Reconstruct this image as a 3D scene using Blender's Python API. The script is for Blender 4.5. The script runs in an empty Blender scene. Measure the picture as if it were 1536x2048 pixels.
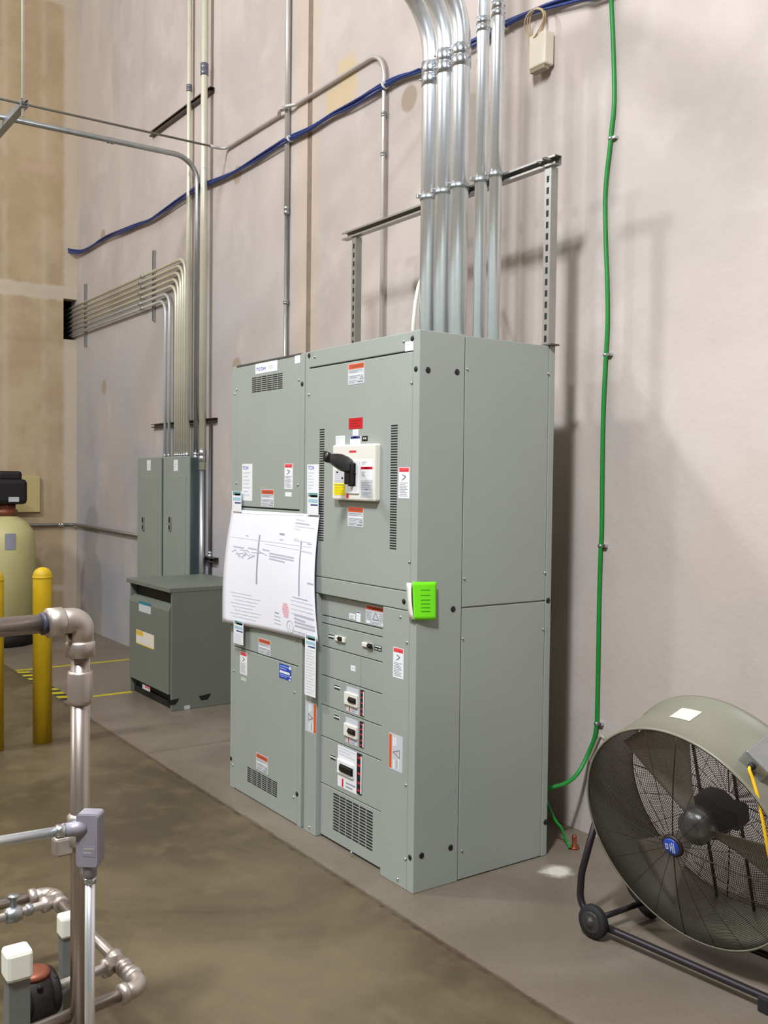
import bpy, bmesh, math, random
from mathutils import Vector, Matrix
random.seed(7)
SC = bpy.context.scene
COL = SC.collection
V = Vector
PI = math.pi

# ------------------------------------------------------------------ camera
CAM = V((3.1137, -2.3547, 1.6829)); YAW, PITCH, ROLL, FPX = -0.95795, -0.03284, 0.01170, 1944.5
def cam_basis():
    f = V((math.sin(YAW)*math.cos(PITCH), math.cos(YAW)*math.cos(PITCH), math.sin(PITCH)))
    r = V((math.cos(YAW), -math.sin(YAW), 0)); u = r.cross(f)
    return r*math.cos(ROLL)+u*math.sin(ROLL), u*math.cos(ROLL)-r*math.sin(ROLL), f
CR, CU, CF = cam_basis()
cd = bpy.data.cameras.new('camera'); co = bpy.data.objects.new('camera', cd); COL.objects.link(co)
cd.sensor_fit = 'VERTICAL'; cd.sensor_height = 36.0; cd.lens = FPX*36/2048; cd.clip_start = .05; cd.clip_end = 100
co.matrix_world = Matrix.Translation(CAM) @ Matrix((CR, CU, -CF)).transposed().to_4x4()
SC.camera = co

def ray(px, py): return CF + CR*((px-768)/FPX) - CU*((py-1024)/FPX)
def onY(px, py, y): d = ray(px, py); return CAM + d*((y-CAM.y)/d.y)
def onX(px, py, x): d = ray(px, py); return CAM + d*((x-CAM.x)/d.x)
def onZ(px, py, z=0.): d = ray(px, py); return CAM + d*((z-CAM.z)/d.z)
def atD(px, py, dist): return CAM + ray(px, py)*dist

# ------------------------------------------------------------------ materials
def lin(c):
    o = []
    for x in c:
        x /= 255.
        o.append(x/12.92 if x <= .04045 else ((x+.055)/1.055)**2.4)
    return (o[0], o[1], o[2], 1)
MATS = {}
def mat(name, rgb, rough=.5, metal=0., var=0., vscale=6., bump=0., bscale=60., aniso=None, spec=.5):
    if name in MATS: return MATS[name]
    m = bpy.data.materials.new(name); m.use_nodes = True; MATS[name] = m
    nt = m.node_tree; b = nt.nodes['Principled BSDF']
    b.inputs['Roughness'].default_value = rough; b.inputs['Metallic'].default_value = metal
    b.inputs['Specular IOR Level'].default_value = spec
    c = lin(rgb); b.inputs['Base Color'].default_value = c
    if var > 0 or bump > 0:
        tc = nt.nodes.new('ShaderNodeTexCoord')
    if var > 0:
        n = nt.nodes.new('ShaderNodeTexNoise'); n.inputs['Scale'].default_value = vscale; n.inputs['Detail'].default_value = 5
        nt.links.new(tc.outputs['Object'], n.inputs['Vector'])
        r = nt.nodes.new('ShaderNodeValToRGB'); r.color_ramp.elements[0].position = .3; r.color_ramp.elements[1].position = .7
        r.color_ramp.elements[0].color = tuple(x*(1-var) for x in c[:3])+(1,)
        r.color_ramp.elements[1].color = tuple(min(1, x*(1+var)) for x in c[:3])+(1,)
        nt.links.new(n.outputs['Fac'], r.inputs['Fac']); nt.links.new(r.outputs['Color'], b.inputs['Base Color'])
    if bump > 0:
        n2 = nt.nodes.new('ShaderNodeTexNoise'); n2.inputs['Scale'].default_value = bscale; n2.inputs['Detail'].default_value = 3
        nt.links.new(tc.outputs['Object'], n2.inputs['Vector'])
        bp = nt.nodes.new('ShaderNodeBump'); bp.inputs['Strength'].default_value = bump; bp.inputs['Distance'].default_value = .004
        nt.links.new(n2.outputs['Fac'], bp.inputs['Height']); nt.links.new(bp.outputs['Normal'], b.inputs['Normal'])
    return m

class NG:
    """small node-graph helper working on object coordinates"""
    def __init__(s, name, rough=.7, spec=.4):
        s.m = bpy.data.materials.new(name); s.m.use_nodes = True; s.nt = s.m.node_tree
        s.b = s.nt.nodes['Principled BSDF']; s.b.inputs['Roughness'].default_value = rough; s.b.inputs['Specular IOR Level'].default_value = spec
        s.tc = s.nt.nodes.new('ShaderNodeTexCoord')
        sp = s.nt.nodes.new('ShaderNodeSeparateXYZ'); s.nt.links.new(s.tc.outputs['Object'], sp.inputs[0])
        s.x, s.y, s.z = sp.outputs[0], sp.outputs[1], sp.outputs[2]
    def put(s, inp, v):
        if isinstance(v, (int, float)): inp.default_value = v
        elif isinstance(v, tuple): inp.default_value = v
        else: s.nt.links.new(v, inp)
    def math(s, op, a, b=0., c=None, clamp=False):
        n = s.nt.nodes.new('ShaderNodeMath'); n.operation = op; n.use_clamp = clamp
        s.put(n.inputs[0], a); s.put(n.inputs[1], b)
        if c is not None: s.put(n.inputs[2], c)
        return n.outputs[0]
    def noise(s, scale, detail=4, rough=.55, stretch=(1, 1, 1), dist=0.):
        mp = s.nt.nodes.new('ShaderNodeMapping'); mp.inputs['Scale'].default_value = stretch
        s.nt.links.new(s.tc.outputs['Object'], mp.inputs['Vector'])
        n = s.nt.nodes.new('ShaderNodeTexNoise'); n.inputs['Scale'].default_value = scale; n.inputs['Detail'].default_value = detail
        n.inputs['Roughness'].default_value = rough; n.inputs['Distortion'].default_value = dist
        s.nt.links.new(mp.outputs[0], n.inputs['Vector']); return n.outputs['Fac']
    def step(s, v, a, b):
        n = s.nt.nodes.new('ShaderNodeMapRange'); n.interpolation_type = 'SMOOTHSTEP'
        s.put(n.inputs[0], v); n.inputs[1].default_value = a; n.inputs[2].default_value = b
        return n.outputs[0]
    def box(s, v, a, b, soft):
        return s.math('MULTIPLY', s.step(v, a-soft, a+soft), s.math('SUBTRACT', 1., s.step(v, b-soft, b+soft)))
    def disc(s, p, q, pc, qc, r, soft=.012, wob=None):
        d = s.math('SQRT', s.math('ADD', s.math('POWER', s.math('SUBTRACT', p, pc), 2.), s.math('POWER', s.math('SUBTRACT', q, qc), 2.)))
        if wob is not None: d = s.math('ADD', d, wob)
        return s.math('SUBTRACT', 1., s.step(d, r-soft, r+soft))
    def mix(s, fac, a, b):
        n = s.nt.nodes.new('ShaderNodeMix'); n.data_type = 'RGBA'
        s.put(n.inputs[0], fac); s.put(n.inputs[6], a); s.put(n.inputs[7], b); return n.outputs[2]
    def done(s, col, bump=None, bstr=.3, bdist=.004, rough=None):
        s.put(s.b.inputs['Base Color'], col)
        if bump is not None:
            bp = s.nt.nodes.new('ShaderNodeBump'); bp.inputs['Strength'].default_value = bstr; bp.inputs['Distance'].default_value = bdist
            s.put(bp.inputs['Height'], bump); s.nt.links.new(bp.outputs['Normal'], s.b.inputs['Normal'])
        if rough is not None: s.put(s.b.inputs['Roughness'], rough)
        return s.m

GREY = mat('ansi_grey_enamel', (153, 160, 152), .42, 0, .03, 2.5, .06, 220)
GREY_SIDE = GREY
GREY_DK = mat('dark_grey_enamel', (106, 112, 103), .5, 0, .03, 3, .05, 200)
PANEL_GREY = mat('panelboard_grey', (140, 148, 140), .45, 0, .03, 3)
BOX_GREY = mat('galvanised_box', (96, 108, 110), .38, .45, .06, 4)
BLACK = mat('black_slot', (14, 14, 13), .7)
PLUG = mat('black_plug', (20, 20, 19), .45)
RUBBER = mat('rubber', (24, 22, 22), .75)
SEAM = mat('painted_seam_shadow', (62, 66, 62), .8)  # dark backing colour stands for the shade in the panel seams
WHITE = mat('label_white', (232, 234, 234), .45)
LABELGREY = mat('label_silver', (196, 200, 202), .35)
BEZEL = mat('bezel_ivory', (226, 222, 210), .4)
PAPER = mat('paper_white', (236, 236, 242), .75, 0, .012, 5)
PINK1 = mat('plan_ink', (190, 190, 200), .8); PINK2 = mat('plan_ink_dark', (162, 162, 174), .8); PINK3 = mat('plan_ink_pale', (220, 220, 230), .8)
INK = mat('ink_grey', (150, 150, 160), .8)
INKD = mat('ink_dark', (92, 92, 104), .8)
INKL = mat('ink_pale', (204, 205, 214), .8)
PINKINK = mat('stamp_pink', (226, 150, 160), .8)
ORANGE = mat('warning_orange', (216, 84, 30), .45)
RED = mat('danger_red', (214, 40, 52), .45)
REDP = mat('red_plate', (200, 14, 34), .4)
PINKRED = mat('danger_pink_red', (226, 78, 84), .45)
YELLOWL = mat('label_yellow', (246, 226, 0), .45)
BLUEL = mat('label_blue', (36, 70, 170), .4)
BLUEP = mat('logo_blue', (70, 90, 190), .5)
NAVY = mat('navy', (34, 52, 120), .5)
TEAL = mat('teal_band', (112, 152, 152), .5)
TEALD = mat('teal_dark', (44, 66, 64), .5)
CYANL = mat('cyan_pale', (158, 196, 208), .5)
GREENNOTE = mat('fluorescent_green', (120, 238, 12), .6)
GALV = mat('galvanised_bright', (232, 236, 238), .3, .82, .05, 9)
GALVM = mat('galvanised_mid', (176, 180, 180), .36, .9, .08, 12)
STRUT = mat('strut_zinc', (166, 166, 162), .4, .8, .06, 14)
STRUTD = mat('strut_dark', (92, 86, 82), .5, .6, .06, 14)
DULL = mat('conduit_dull', (124, 122, 112), .55, .35, .06, 8)
EMTPAINT = mat('conduit_cream', (224, 221, 200), .33, .3, .05, 7)
EMTWALL = mat('conduit_wall_grey', (198, 192, 188), .42, .45, .03, 7)
ZINC = mat('zinc_fitting', (206, 210, 214), .24, .95)
STEEL = mat('stainless_pipe', (176, 164, 154), .33, .9, .05, 10)
STEELF = mat('stainless_fitting', (186, 176, 166), .42, .8, .05, 16)
LBGREY = mat('cast_grey', (150, 146, 156), .45, .3, .04, 20, .1, 300)
BLUEC = mat('cable_blue', (30, 54, 116), .5, 0, .25, 40)
GREENC = mat('cable_green', (22, 140, 50), .45, 0, .06, 30)
YELC = mat('cord_yellow', (236, 184, 20), .5)
WHITEC = mat('cable_white', (226, 224, 212), .5)
BOLLY = mat('bollard_yellow', (204, 168, 16), .5, 0, .1, 9, .05, 40)
TANK = mat('tank_cream', (206, 198, 138), .5, 0, .04, 6)
BEIGE = mat('plastic_beige', (224, 215, 194), .5)
STRAPW = mat('cap_white', (226, 226, 210), .55)
COPPER = mat('copper', (150, 84, 58), .4, .7, .2, 30)
RUSTY = mat('rusty_iron', (34, 27, 25), .7, .3, .35, 40, .3, 90)
BRONZE = mat('bronze_red', (140, 82, 60), .5, .5, .2, 40)
DRUM = mat('drum_grey_green', (126, 124, 107), .34, 0, .05, 4)
BLADE = mat('fan_blade', (186, 176, 160), .4, .15, .05, 8)
GUARD = mat('guard_wire', (46, 38, 33), .5, .3)
MOTOR = mat('motor_black', (26, 22, 22), .6, .1)
TUBEB = mat('tube_black', (40, 34, 38), .35, .3)
TAPEY = mat('tape_yellow', (184, 170, 24), .6)
TAPEK = mat('tape_black', (40, 38, 34), .7)
CAULK = mat('joint_caulk', (138, 119, 102), .85, 0, .12, 20, .2, 60)

# ------------------------------------------------------------------ mesh builder
ORG = {}
def setp(o, label=None, cat=None, group=None, kind=None):
    if label: o['label'] = label
    if cat: o['category'] = cat
    if group: o['group'] = group
    if kind: o['kind'] = kind
    return o
def thing(name, loc, label, cat, group=None):
    o = bpy.data.objects.new(name, None); o.empty_display_size = .1; COL.objects.link(o); o.location = V(loc); ORG[o] = V(loc)
    return setp(o, label, cat, group)

class Fr:
    """a flat frame on a surface: origin, right, up, outward normal"""
    def __init__(s, o, u, v, n): s.o, s.u, s.v, s.n = V(o), V(u).normalized(), V(v).normalized(), V(n).normalized()
    def p(s, a, b, c=0.): return s.o + s.u*a + s.v*b + s.n*c
    def hit(s, px, py, off=0.):
        d = ray(px, py); o = s.o+s.n*off; t = (o-CAM).dot(s.n)/d.dot(s.n); q = CAM+d*t-s.o
        return q.dot(s.u), q.dot(s.v)
    def rect(s, tl, br, off=0.):
        a, b = s.hit(*tl, off); c, d = s.hit(*br, off)
        return (a, c, d, b)      # u0,u1,v0,v1

class MB:
    def __init__(s): s.v = []; s.f = []; s.sm = []
    def add(s, vs, fs, smooth=False):
        k = len(s.v); s.v += [V(x) for x in vs]; s.f += [tuple(i+k for i in f) for f in fs]; s.sm += [smooth]*len(fs); return s
    def box(s, lo, hi):
        x0, y0, z0 = lo; x1, y1, z1 = hi
        return s.add([(x0,y0,z0),(x1,y0,z0),(x1,y1,z0),(x0,y1,z0),(x0,y0,z1),(x1,y0,z1),(x1,y1,z1),(x0,y1,z1)],
              [(0,3,2,1),(4,5,6,7),(0,1,5,4),(1,2,6,5),(2,3,7,6),(3,0,4,7)])
    def bbox(s, lo, hi, r=.004):
        """box with chamfered edges"""
        bm = bmesh.new(); bmesh.ops.create_cube(bm, size=1.)
        c = (V(lo)+V(hi))/2; d = V(hi)-V(lo)
        for v in bm.verts: v.co = V((c[i]+v.co[i]*abs(d[i]) for i in range(3)))
        r = min(r, min(abs(x) for x in d)*.45)
        bmesh.ops.bevel(bm, geom=list(bm.edges), offset=r, segments=2, profile=.5, affect='EDGES')
        bm.normal_update(); bm.verts.index_update()
        s.add([v.co.copy() for v in bm.verts], [[v.index for v in f.verts] for f in bm.faces]); bm.free(); return s
    def fbox(s, fr, u0, u1, v0, v1, n0, n1):
        P = [fr.p(a, b, c) for c in (n0, n1) for a, b in ((u0,v0),(u1,v0),(u1,v1),(u0,v1))]
        return s.add(P, [(0,3,2,1),(4,5,6,7),(0,1,5,4),(1,2,6,5),(2,3,7,6),(3,0,4,7)])
    def fbbox(s, fr, u0, u1, v0, v1, n0, n1, r=.003):
        t = MB().bbox((u0,v0,n0),(u1,v1,n1), r)
        return s.add([fr.p(*q) for q in t.v], t.f)
    def fpoly(s, fr, pts, n0, n1):
        k = len(pts); P = [fr.p(a, b, n0) for a, b in pts]+[fr.p(a, b, n1) for a, b in pts]
        return s.add(P, [tuple(range(k))[::-1], tuple(range(k, 2*k))]+[(i, (i+1)%k, k+(i+1)%k, k+i) for i in range(k)])
    def tube(s, pts, r, seg=12, caps=True, closed=False):
        pts = [V(p) for p in pts]; n = len(pts); rs = r if isinstance(r, (list, tuple)) else [r]*n
        T = []
        for i in range(n):
            if closed: d = pts[(i+1)%n]-pts[i-1]
            else: d = pts[min(i+1,n-1)]-pts[max(i-1,0)]
            T.append(d.normalized() if d.length > 1e-9 else V((0,0,1)))
        a = T[0].orthogonal().normalized(); vs = []
        for i in range(n):
            a = (a-T[i]*a.dot(T[i])).normalized(); b = T[i].cross(a)
            for k in range(seg):
                t = 2*PI*k/seg; vs.append(pts[i]+(a*math.cos(t)+b*math.sin(t))*rs[i])
        fs = []
        for i in range(n if closed else n-1):
            j = (i+1) % n
            for k in range(seg):
                l = (k+1) % seg; fs.append((i*seg+k, i*seg+l, j*seg+l, j*seg+k))
        s.add(vs, fs, True)
        if caps and not closed:
            k0 = len(s.v)-n*seg
            s.f += [tuple(k0+k for k in range(seg))[::-1], tuple(k0+(n-1)*seg+k for k in range(seg))]; s.sm += [False, False]
        return s
    def cyl(s, a, b, r, seg=24): return s.tube([a, b], r, seg)
    def lathe(s, base, axis, prof, seg=40):
        """prof = [(r, h)] along axis from base"""
        axis = V(axis).normalized(); a = axis.orthogonal().normalized(); b = axis.cross(a); base = V(base)
        n = len(prof); vs = []
        for r, h in prof:
            for k in range(seg):
                t = 2*PI*k/seg; vs.append(base+axis*h+(a*math.cos(t)+b*math.sin(t))*max(r, 1e-5))
        fs = [(i*seg+k, i*seg+(k+1)%seg, (i+1)*seg+(k+1)%seg, (i+1)*seg+k) for i in range(n-1) for k in range(seg)]
        s.add(vs, fs, True)
        k0 = len(s.v)-n*seg
        s.f += [tuple(k0+k for k in range(seg))[::-1], tuple(k0+(n-1)*seg+k for k in range(seg))]; s.sm += [False, False]
        return s
    def ring(s, c, n, R, r, seg=96, sec=5):
        n = V(n).normalized(); a = n.orthogonal().normalized(); b = n.cross(a)
        return s.tube([V(c)+(a*math.cos(2*PI*i/seg)+b*math.sin(2*PI*i/seg))*R for i in range(seg)], r, sec, closed=True)
    def extrude(s, prof, a, b, xd, yd):
        a, b, xd, yd = V(a), V(b), V(xd), V(yd); k = len(prof)
        vs = [a+xd*p+yd*q for p, q in prof]+[b+xd*p+yd*q for p, q in prof]
        return s.add(vs, [tuple(range(k))[::-1], tuple(range(k, 2*k))]+[(i, (i+1)%k, k+(i+1)%k, k+i) for i in range(k)])
    def build(s, name, m, parent=None, label=None, cat=None, group=None, kind=None):
        if parent is not None: o0 = ORG[parent]
        else:
            lo = [min(v[i] for v in s.v) for i in range(3)]; hi = [max(v[i] for v in s.v) for i in range(3)]
            o0 = V(((lo[0]+hi[0])/2, (lo[1]+hi[1])/2, lo[2]))
            if kind == 'structure': o0 = V((0, 0, 0))
        me = bpy.data.meshes.new(name); me.from_pydata([tuple(v-o0) for v in s.v], [], s.f)
        me.polygons.foreach_set('use_smooth', s.sm)
        bm = bmesh.new(); bm.from_mesh(me); bmesh.ops.recalc_face_normals(bm, faces=bm.faces); bm.to_mesh(me); bm.free()
        me.materials.append(m); me.update()
        o = bpy.data.objects.new(name, me); COL.objects.link(o)
        if parent is not None: o.parent = parent
        else: o.location = o0
        ORG[o] = o0
        return setp(o, label, cat, group, kind)

def fillet(pts, r, n=8):
    pts = [V(p) for p in pts]; rs = r if isinstance(r, (list, tuple)) else [r]*len(pts); out = [pts[0]]
    for i in range(1, len(pts)-1):
        a, b, c = pts[i-1], pts[i], pts[i+1]; d1 = (a-b).normalized(); d2 = (c-b).normalized()
        ang = d1.angle(d2)
        if ang > PI-.01: out.append(b); continue
        t = min(rs[i]/math.tan(ang/2), (a-b).length*.49, (c-b).length*.49); rr = t*math.tan(ang/2)
        ctr = b+(d1+d2).normalized()*(rr/math.sin(ang/2)); p0, p1 = b+d1*t, b+d2*t
        v0, v1 = p0-ctr, p1-ctr; th = v0.angle(v1)
        for k in range(n+1):
            w = k/n; out.append(ctr+(v0*math.sin((1-w)*th)+v1*math.sin(w*th))/math.sin(th))
    out.append(pts[-1]); return out
def spline(pts, n=8):
    pts = [V(p) for p in pts]; P = [pts[0]*2-pts[1]]+pts+[pts[-1]*2-pts[-2]]; out = []
    for i in range(1, len(P)-2):
        for k in range(n):
            t = k/n; a, b, c, d = P[i-1], P[i], P[i+1], P[i+2]
            out.append(.5*((2*b)+(c-a)*t+(2*a-5*b+4*c-d)*t*t+(3*b-a-3*c+d)*t**3))
    out.append(pts[-1]); return out

_TXT = {}
def text_mesh(fr, txt, u0, u1, v0, v1, n, mb):
    """lettering fitted into a rectangle of the frame"""
    if txt not in _TXT:
        cu = bpy.data.curves.new('lettering', 'FONT'); cu.body = txt; cu.resolution_u = 2
        ob = bpy.data.objects.new('lettering', cu); COL.objects.link(ob)
        dg = bpy.context.evaluated_depsgraph_get(); ev = ob.evaluated_get(dg); me = ev.to_mesh()
        vs = [v.co.copy() for v in me.vertices]; fs = [tuple(p.vertices) for p in me.polygons]
        ev.to_mesh_clear(); bpy.data.objects.remove(ob); bpy.data.curves.remove(cu)
        _TXT[txt] = (vs, fs)
    vs, fs = _TXT[txt]
    x0 = min(v.x for v in vs); x1 = max(v.x for v in vs); y0 = min(v.y for v in vs); y1 = max(v.y for v in vs)
    mb.add([fr.p(u0+(v.x-x0)/(x1-x0)*(u1-u0), v0+(v.y-y0)/(y1-y0)*(v1-v0), n) for v in vs], fs)

def sticker(parent, fr, R, name, base, items, n=.0004, label=None):
    """R=(u0,u1,v0,v1); items: (kind, partname, material, left, right, top, bottom[, extra]) in fractions measured from the top left"""
    u0, u1, v0, v1 = R; W, Hh = u1-u0, v1-v0
    o = MB().fbox(fr, u0, u1, v0, v1, n-.0004, n+.0006).build(name, base, parent, label)
    groups = {}
    for it in items:
        k, pn, m, l, r, t, b = it[:7]
        a0, a1, b1, b0 = u0+W*l, u0+W*r, v1-Hh*t, v1-Hh*b
        mb = groups.setdefault((pn, m.name), (MB(), m))[0]
        lay = .0010 if k != 'text' else .0018
        if k == 'rect1':
            MB().fbox(fr, a0, a1, b0, b1, n, n+lay).build(pn, m, o); continue
        if k == 'rect': mb.fbox(fr, a0, a1, b0, b1, n, n+lay)
        elif k == 'text': text_mesh(fr, it[7], a0, a1, b0, b1, n+lay, mb)
        elif k == 'lines':
            c = it[7]; h = (b1-b0)/c
            for i in range(c):
                e = a1-(a1-a0)*(.0, .12, .05, .3)[(i*7) % 4]
                mb.fbox(fr, a0, e, b1-(i+.62)*h, b1-(i+.2)*h, n, n+lay)
        elif k == 'tri':
            w = it[7]; pts = it[8]
            P = [(a0+(a1-a0)*p, b1-(b1-b0)*q) for p, q in pts]
            for i in range(len(P)-(0 if len(it) < 10 else 1)):
                p, q = V(P[i]+(0,)), V(P[(i+1) % len(P)]+(0,)); d = (q-p).normalized(); s_ = V((-d.y, d.x, 0))*w/2
                mb.fpoly(fr, [tuple((p+s_)[:2]), tuple((p-s_)[:2]), tuple((q-s_)[:2]), tuple((q+s_)[:2])], n, n+lay)
    for (pn, _), (mb, m) in groups.items():
        if mb.v: mb.build(pn, m, o)
    return o
TRI = [(.5, 0), (1, 1), (0, 1)]
def warning(parent, fr, R, text='WARNING', n=.0004):
    return sticker(parent, fr, R, 'warning_label', LABELGREY, [
        ('rect', 'header', ORANGE, .04, .97, .03, .27), ('text', 'lettering', INKD, .14, .9, .09, .21, text),
        ('lines', 'print', INK, .08, .85, .32, .46, 2), ('rect', 'print', WHITE, .05, .95, .5, .56), ('lines', 'print', INK, .12, .75, .58, .72, 2),
        ('tri', 'pictogram', INKD, .76, .94, .62, .78, .002, TRI), ('lines', 'print', INKD, .6, .92, .86, .95, 1), ('lines', 'print', INK, .08, .55, .8, .95, 2)], n)
def danger(parent, fr, R, n=.0004):
    return sticker(parent, fr, R, 'danger_label', WHITE, [
        ('rect', 'header', PINKRED, .05, .95, .015, .15), ('text', 'lettering', RED, .12, .88, .085, .135, 'DANGER'),
        ('tri', 'pictogram', INKD, .36, .66, .24, .38, .004, [(0, 0), (1, .45), (.35, 1)], 1), ('tri', 'pictogram', INKD, .3, .7, .36, .42, .003, [(0, 1), (.6, 0)], 1),
        ('lines', 'print', INK, .1, .86, .48, .95, 9)], n)
def warning_turned(parent, fr, R, strip_left=True, n=.0004):
    a = (.02, .2) if strip_left else (.78, .98); t = (.3, .78) if strip_left else (.3, .7)
    tri = [(0, .5), (1, 0), (1, 1)] if strip_left else [(1, .5), (0, 0), (0, 1)]
    return sticker(parent, fr, R, 'warning_label', LABELGREY, [
        ('rect', 'header', ORANGE, a[0], a[1], .03, .97), ('tri', 'pictogram', INKD, t[0], t[1], .4, .62, .0028, tri),
        ('rect', 'pictogram', PINKINK, .52, .62, .48, .54),
        ('rect', 'print', WHITE, .32, .4, .08, .34), ('rect', 'print', WHITE, .46, .54, .08, .3), ('rect', 'print', WHITE, .34, .42, .7, .95), ('rect', 'print', INK, .58, .63, .7, .92), ('rect', 'print', WHITE, .68, .74, .66, .94)], n)
def teal_strip(parent, fr, R, frac, name='tape_strip', n=.006, long=False):
    """adhesive label with a teal, pale-cyan and navy header; header height = frac of its height, at the top"""
    it = [('rect', 'header_band', TEAL, .1, .93, .02*frac, .3*frac), ('rect', 'header_dark', TEALD, .28, .9, .18*frac, .34*frac), ('rect', 'header_mark', YELLOWL, .14, .2, .2*frac, .38*frac),
          ('rect', 'header_pale', CYANL, .1, .93, .48*frac, .74*frac), ('rect', 'header_navy', NAVY, .3, .94, .86*frac, .97*frac)]
    if long: it.append(('lines', 'print', INKL, .1, .9, frac*1.12, .97, 16))
    return sticker(parent, fr, R, name, WHITE, it, n)
def vents(parent, fr, R, cols, rows, name='vent_slots', gapu=.13, fill=.52):
    u0, u1, v0, v1 = R; mb = MB(); w = (u1-u0)/cols; h = (v1-v0)/rows
    for i in range(cols):
        for j in range(rows):
            a = u0+w*(i+gapu/2); b = v0+h*(j+(1-fill)/2); mb.fbox(fr, a, a+w*(1-gapu), b, b+h*fill, -.003, .0007)
    return mb.build(name, BLACK, parent)
def knob(parent, fr, uv, r=.011, m=None, name='plug', h=.004):
    return MB().lathe(fr.p(uv[0], uv[1], -.001), fr.n, [(r, 0), (r, h*.6), (r*.8, h), (.0005, h*1.05)], 16).build(name, m or PLUG, parent)
def screw(parent, fr, uv, r=.0065, name='screw'):
    return MB().lathe(fr.p(uv[0], uv[1], -.001), fr.n, [(r, 0), (r, .003), (r*.6, .006), (.0005, .0065)], 10).build(name, ZINC, parent)
CH = [(-.0205, 0), (.0205, 0), (.0205, .041), (.011, .041), (.011, .038), (.0178, .038), (.0178, .0027), (-.0178, .0027), (-.0178, .038), (-.011, .038), (-.011, .041), (-.0205, .041)]
def strut(a, b, side, out, m, parent, name='strut', slots=False, sc=1., **kw):
    """slotted C channel; back lies on the line a-b, opening towards out"""
    a, b, side, out = V(a), V(b), V(side).normalized(), V(out).normalized()
    o = MB().extrude([(p*sc, q*sc) for p, q in CH], a, b, side, out).build(name, m, parent, **kw)
    if slots:
        d = (b-a); L = d.length; d.normalize(); mb = MB(); fr = Fr(a, side, d, -out); k = int(L/.05)
        for i in range(k):
            c = .03+i*.05
            if c+.02 < L: MB().fbox(fr, -.007, .007, c-.014, c+.014, -.001, .0008).build('slot', BLACK, o)
    return o
# ------------------------------------------------------------------ the room
WALL, LEFT, RIGHT, FRONT, CEIL = 1.112, -7.85, 11.0, -15.0, 9.2
def wall_material():
    g = NG('cast_concrete_wall', .82, .25)
    n1 = g.noise(1.0, 5, .55, (1, 1, .8), .4); n2 = g.noise(3.2, 4, .55, (1, 1, .75), .3); n3 = g.noise(26, 3, .6); n4 = g.noise(.5, 3, .5)
    c = g.mix(g.step(n1, .34, .68), lin((182, 172, 165)), lin((200, 188, 179)))
    c = g.mix(g.math('MULTIPLY', g.step(n2, .5, .75), .5), c, lin((208, 199, 191)))
    c = g.mix(g.math('MULTIPLY', g.step(n4, .52, .7), .45), c, lin((196, 180, 164)))
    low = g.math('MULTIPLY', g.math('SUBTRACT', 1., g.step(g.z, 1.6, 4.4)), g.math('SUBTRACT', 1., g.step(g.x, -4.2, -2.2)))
    c = g.mix(g.math('MULTIPLY', low, g.step(n1, .3, .62)), c, lin((160, 161, 166)))  # blue-grey mottle, darkened further so the low left looks less lit
    c = g.mix(g.math('MULTIPLY', g.step(n3, .62, .8), .18), c, lin((150, 142, 134)))
    # warm film beside the panel joint, grout plugs over the lifting inserts, ochre smear
    c = g.mix(g.math('MULTIPLY', g.box(g.x, -2.95, -2.62, .09), .4), c, lin((206, 184, 158)))
    for (pc, qc, r) in ((-1.607, 3.95, .078), (-3.868, 4.06, .07), (-3.86, 2.56, .075), (-6.94, 2.62, .075), (-6.98, 4.2, .07)):
        c = g.mix(g.math('MULTIPLY', g.disc(g.x, g.z, pc, qc, r), .85), c, lin((164, 146, 126)))
    wob = g.math('MULTIPLY', g.math('SUBTRACT', n2, .5), .3)
    wx = g.math('ADD', g.x, wob); wz = g.math('ADD', g.z, wob)
    sm = g.math('MAXIMUM', g.math('MULTIPLY', g.box(wx, -2.38, -2.2, .035), g.box(wz, 4.1, 4.46, .05)), g.math('MULTIPLY', g.box(wx, -2.56, -2.3, .05), g.box(wz, 4.12, 4.3, .04)))
    c = g.mix(g.math('MULTIPLY', sm, .6), c, lin((204, 178, 122)))
    return g.done(c, g.math('ADD', n3, g.math('MULTIPLY', n2, 1.5)), .25, .006)
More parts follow.
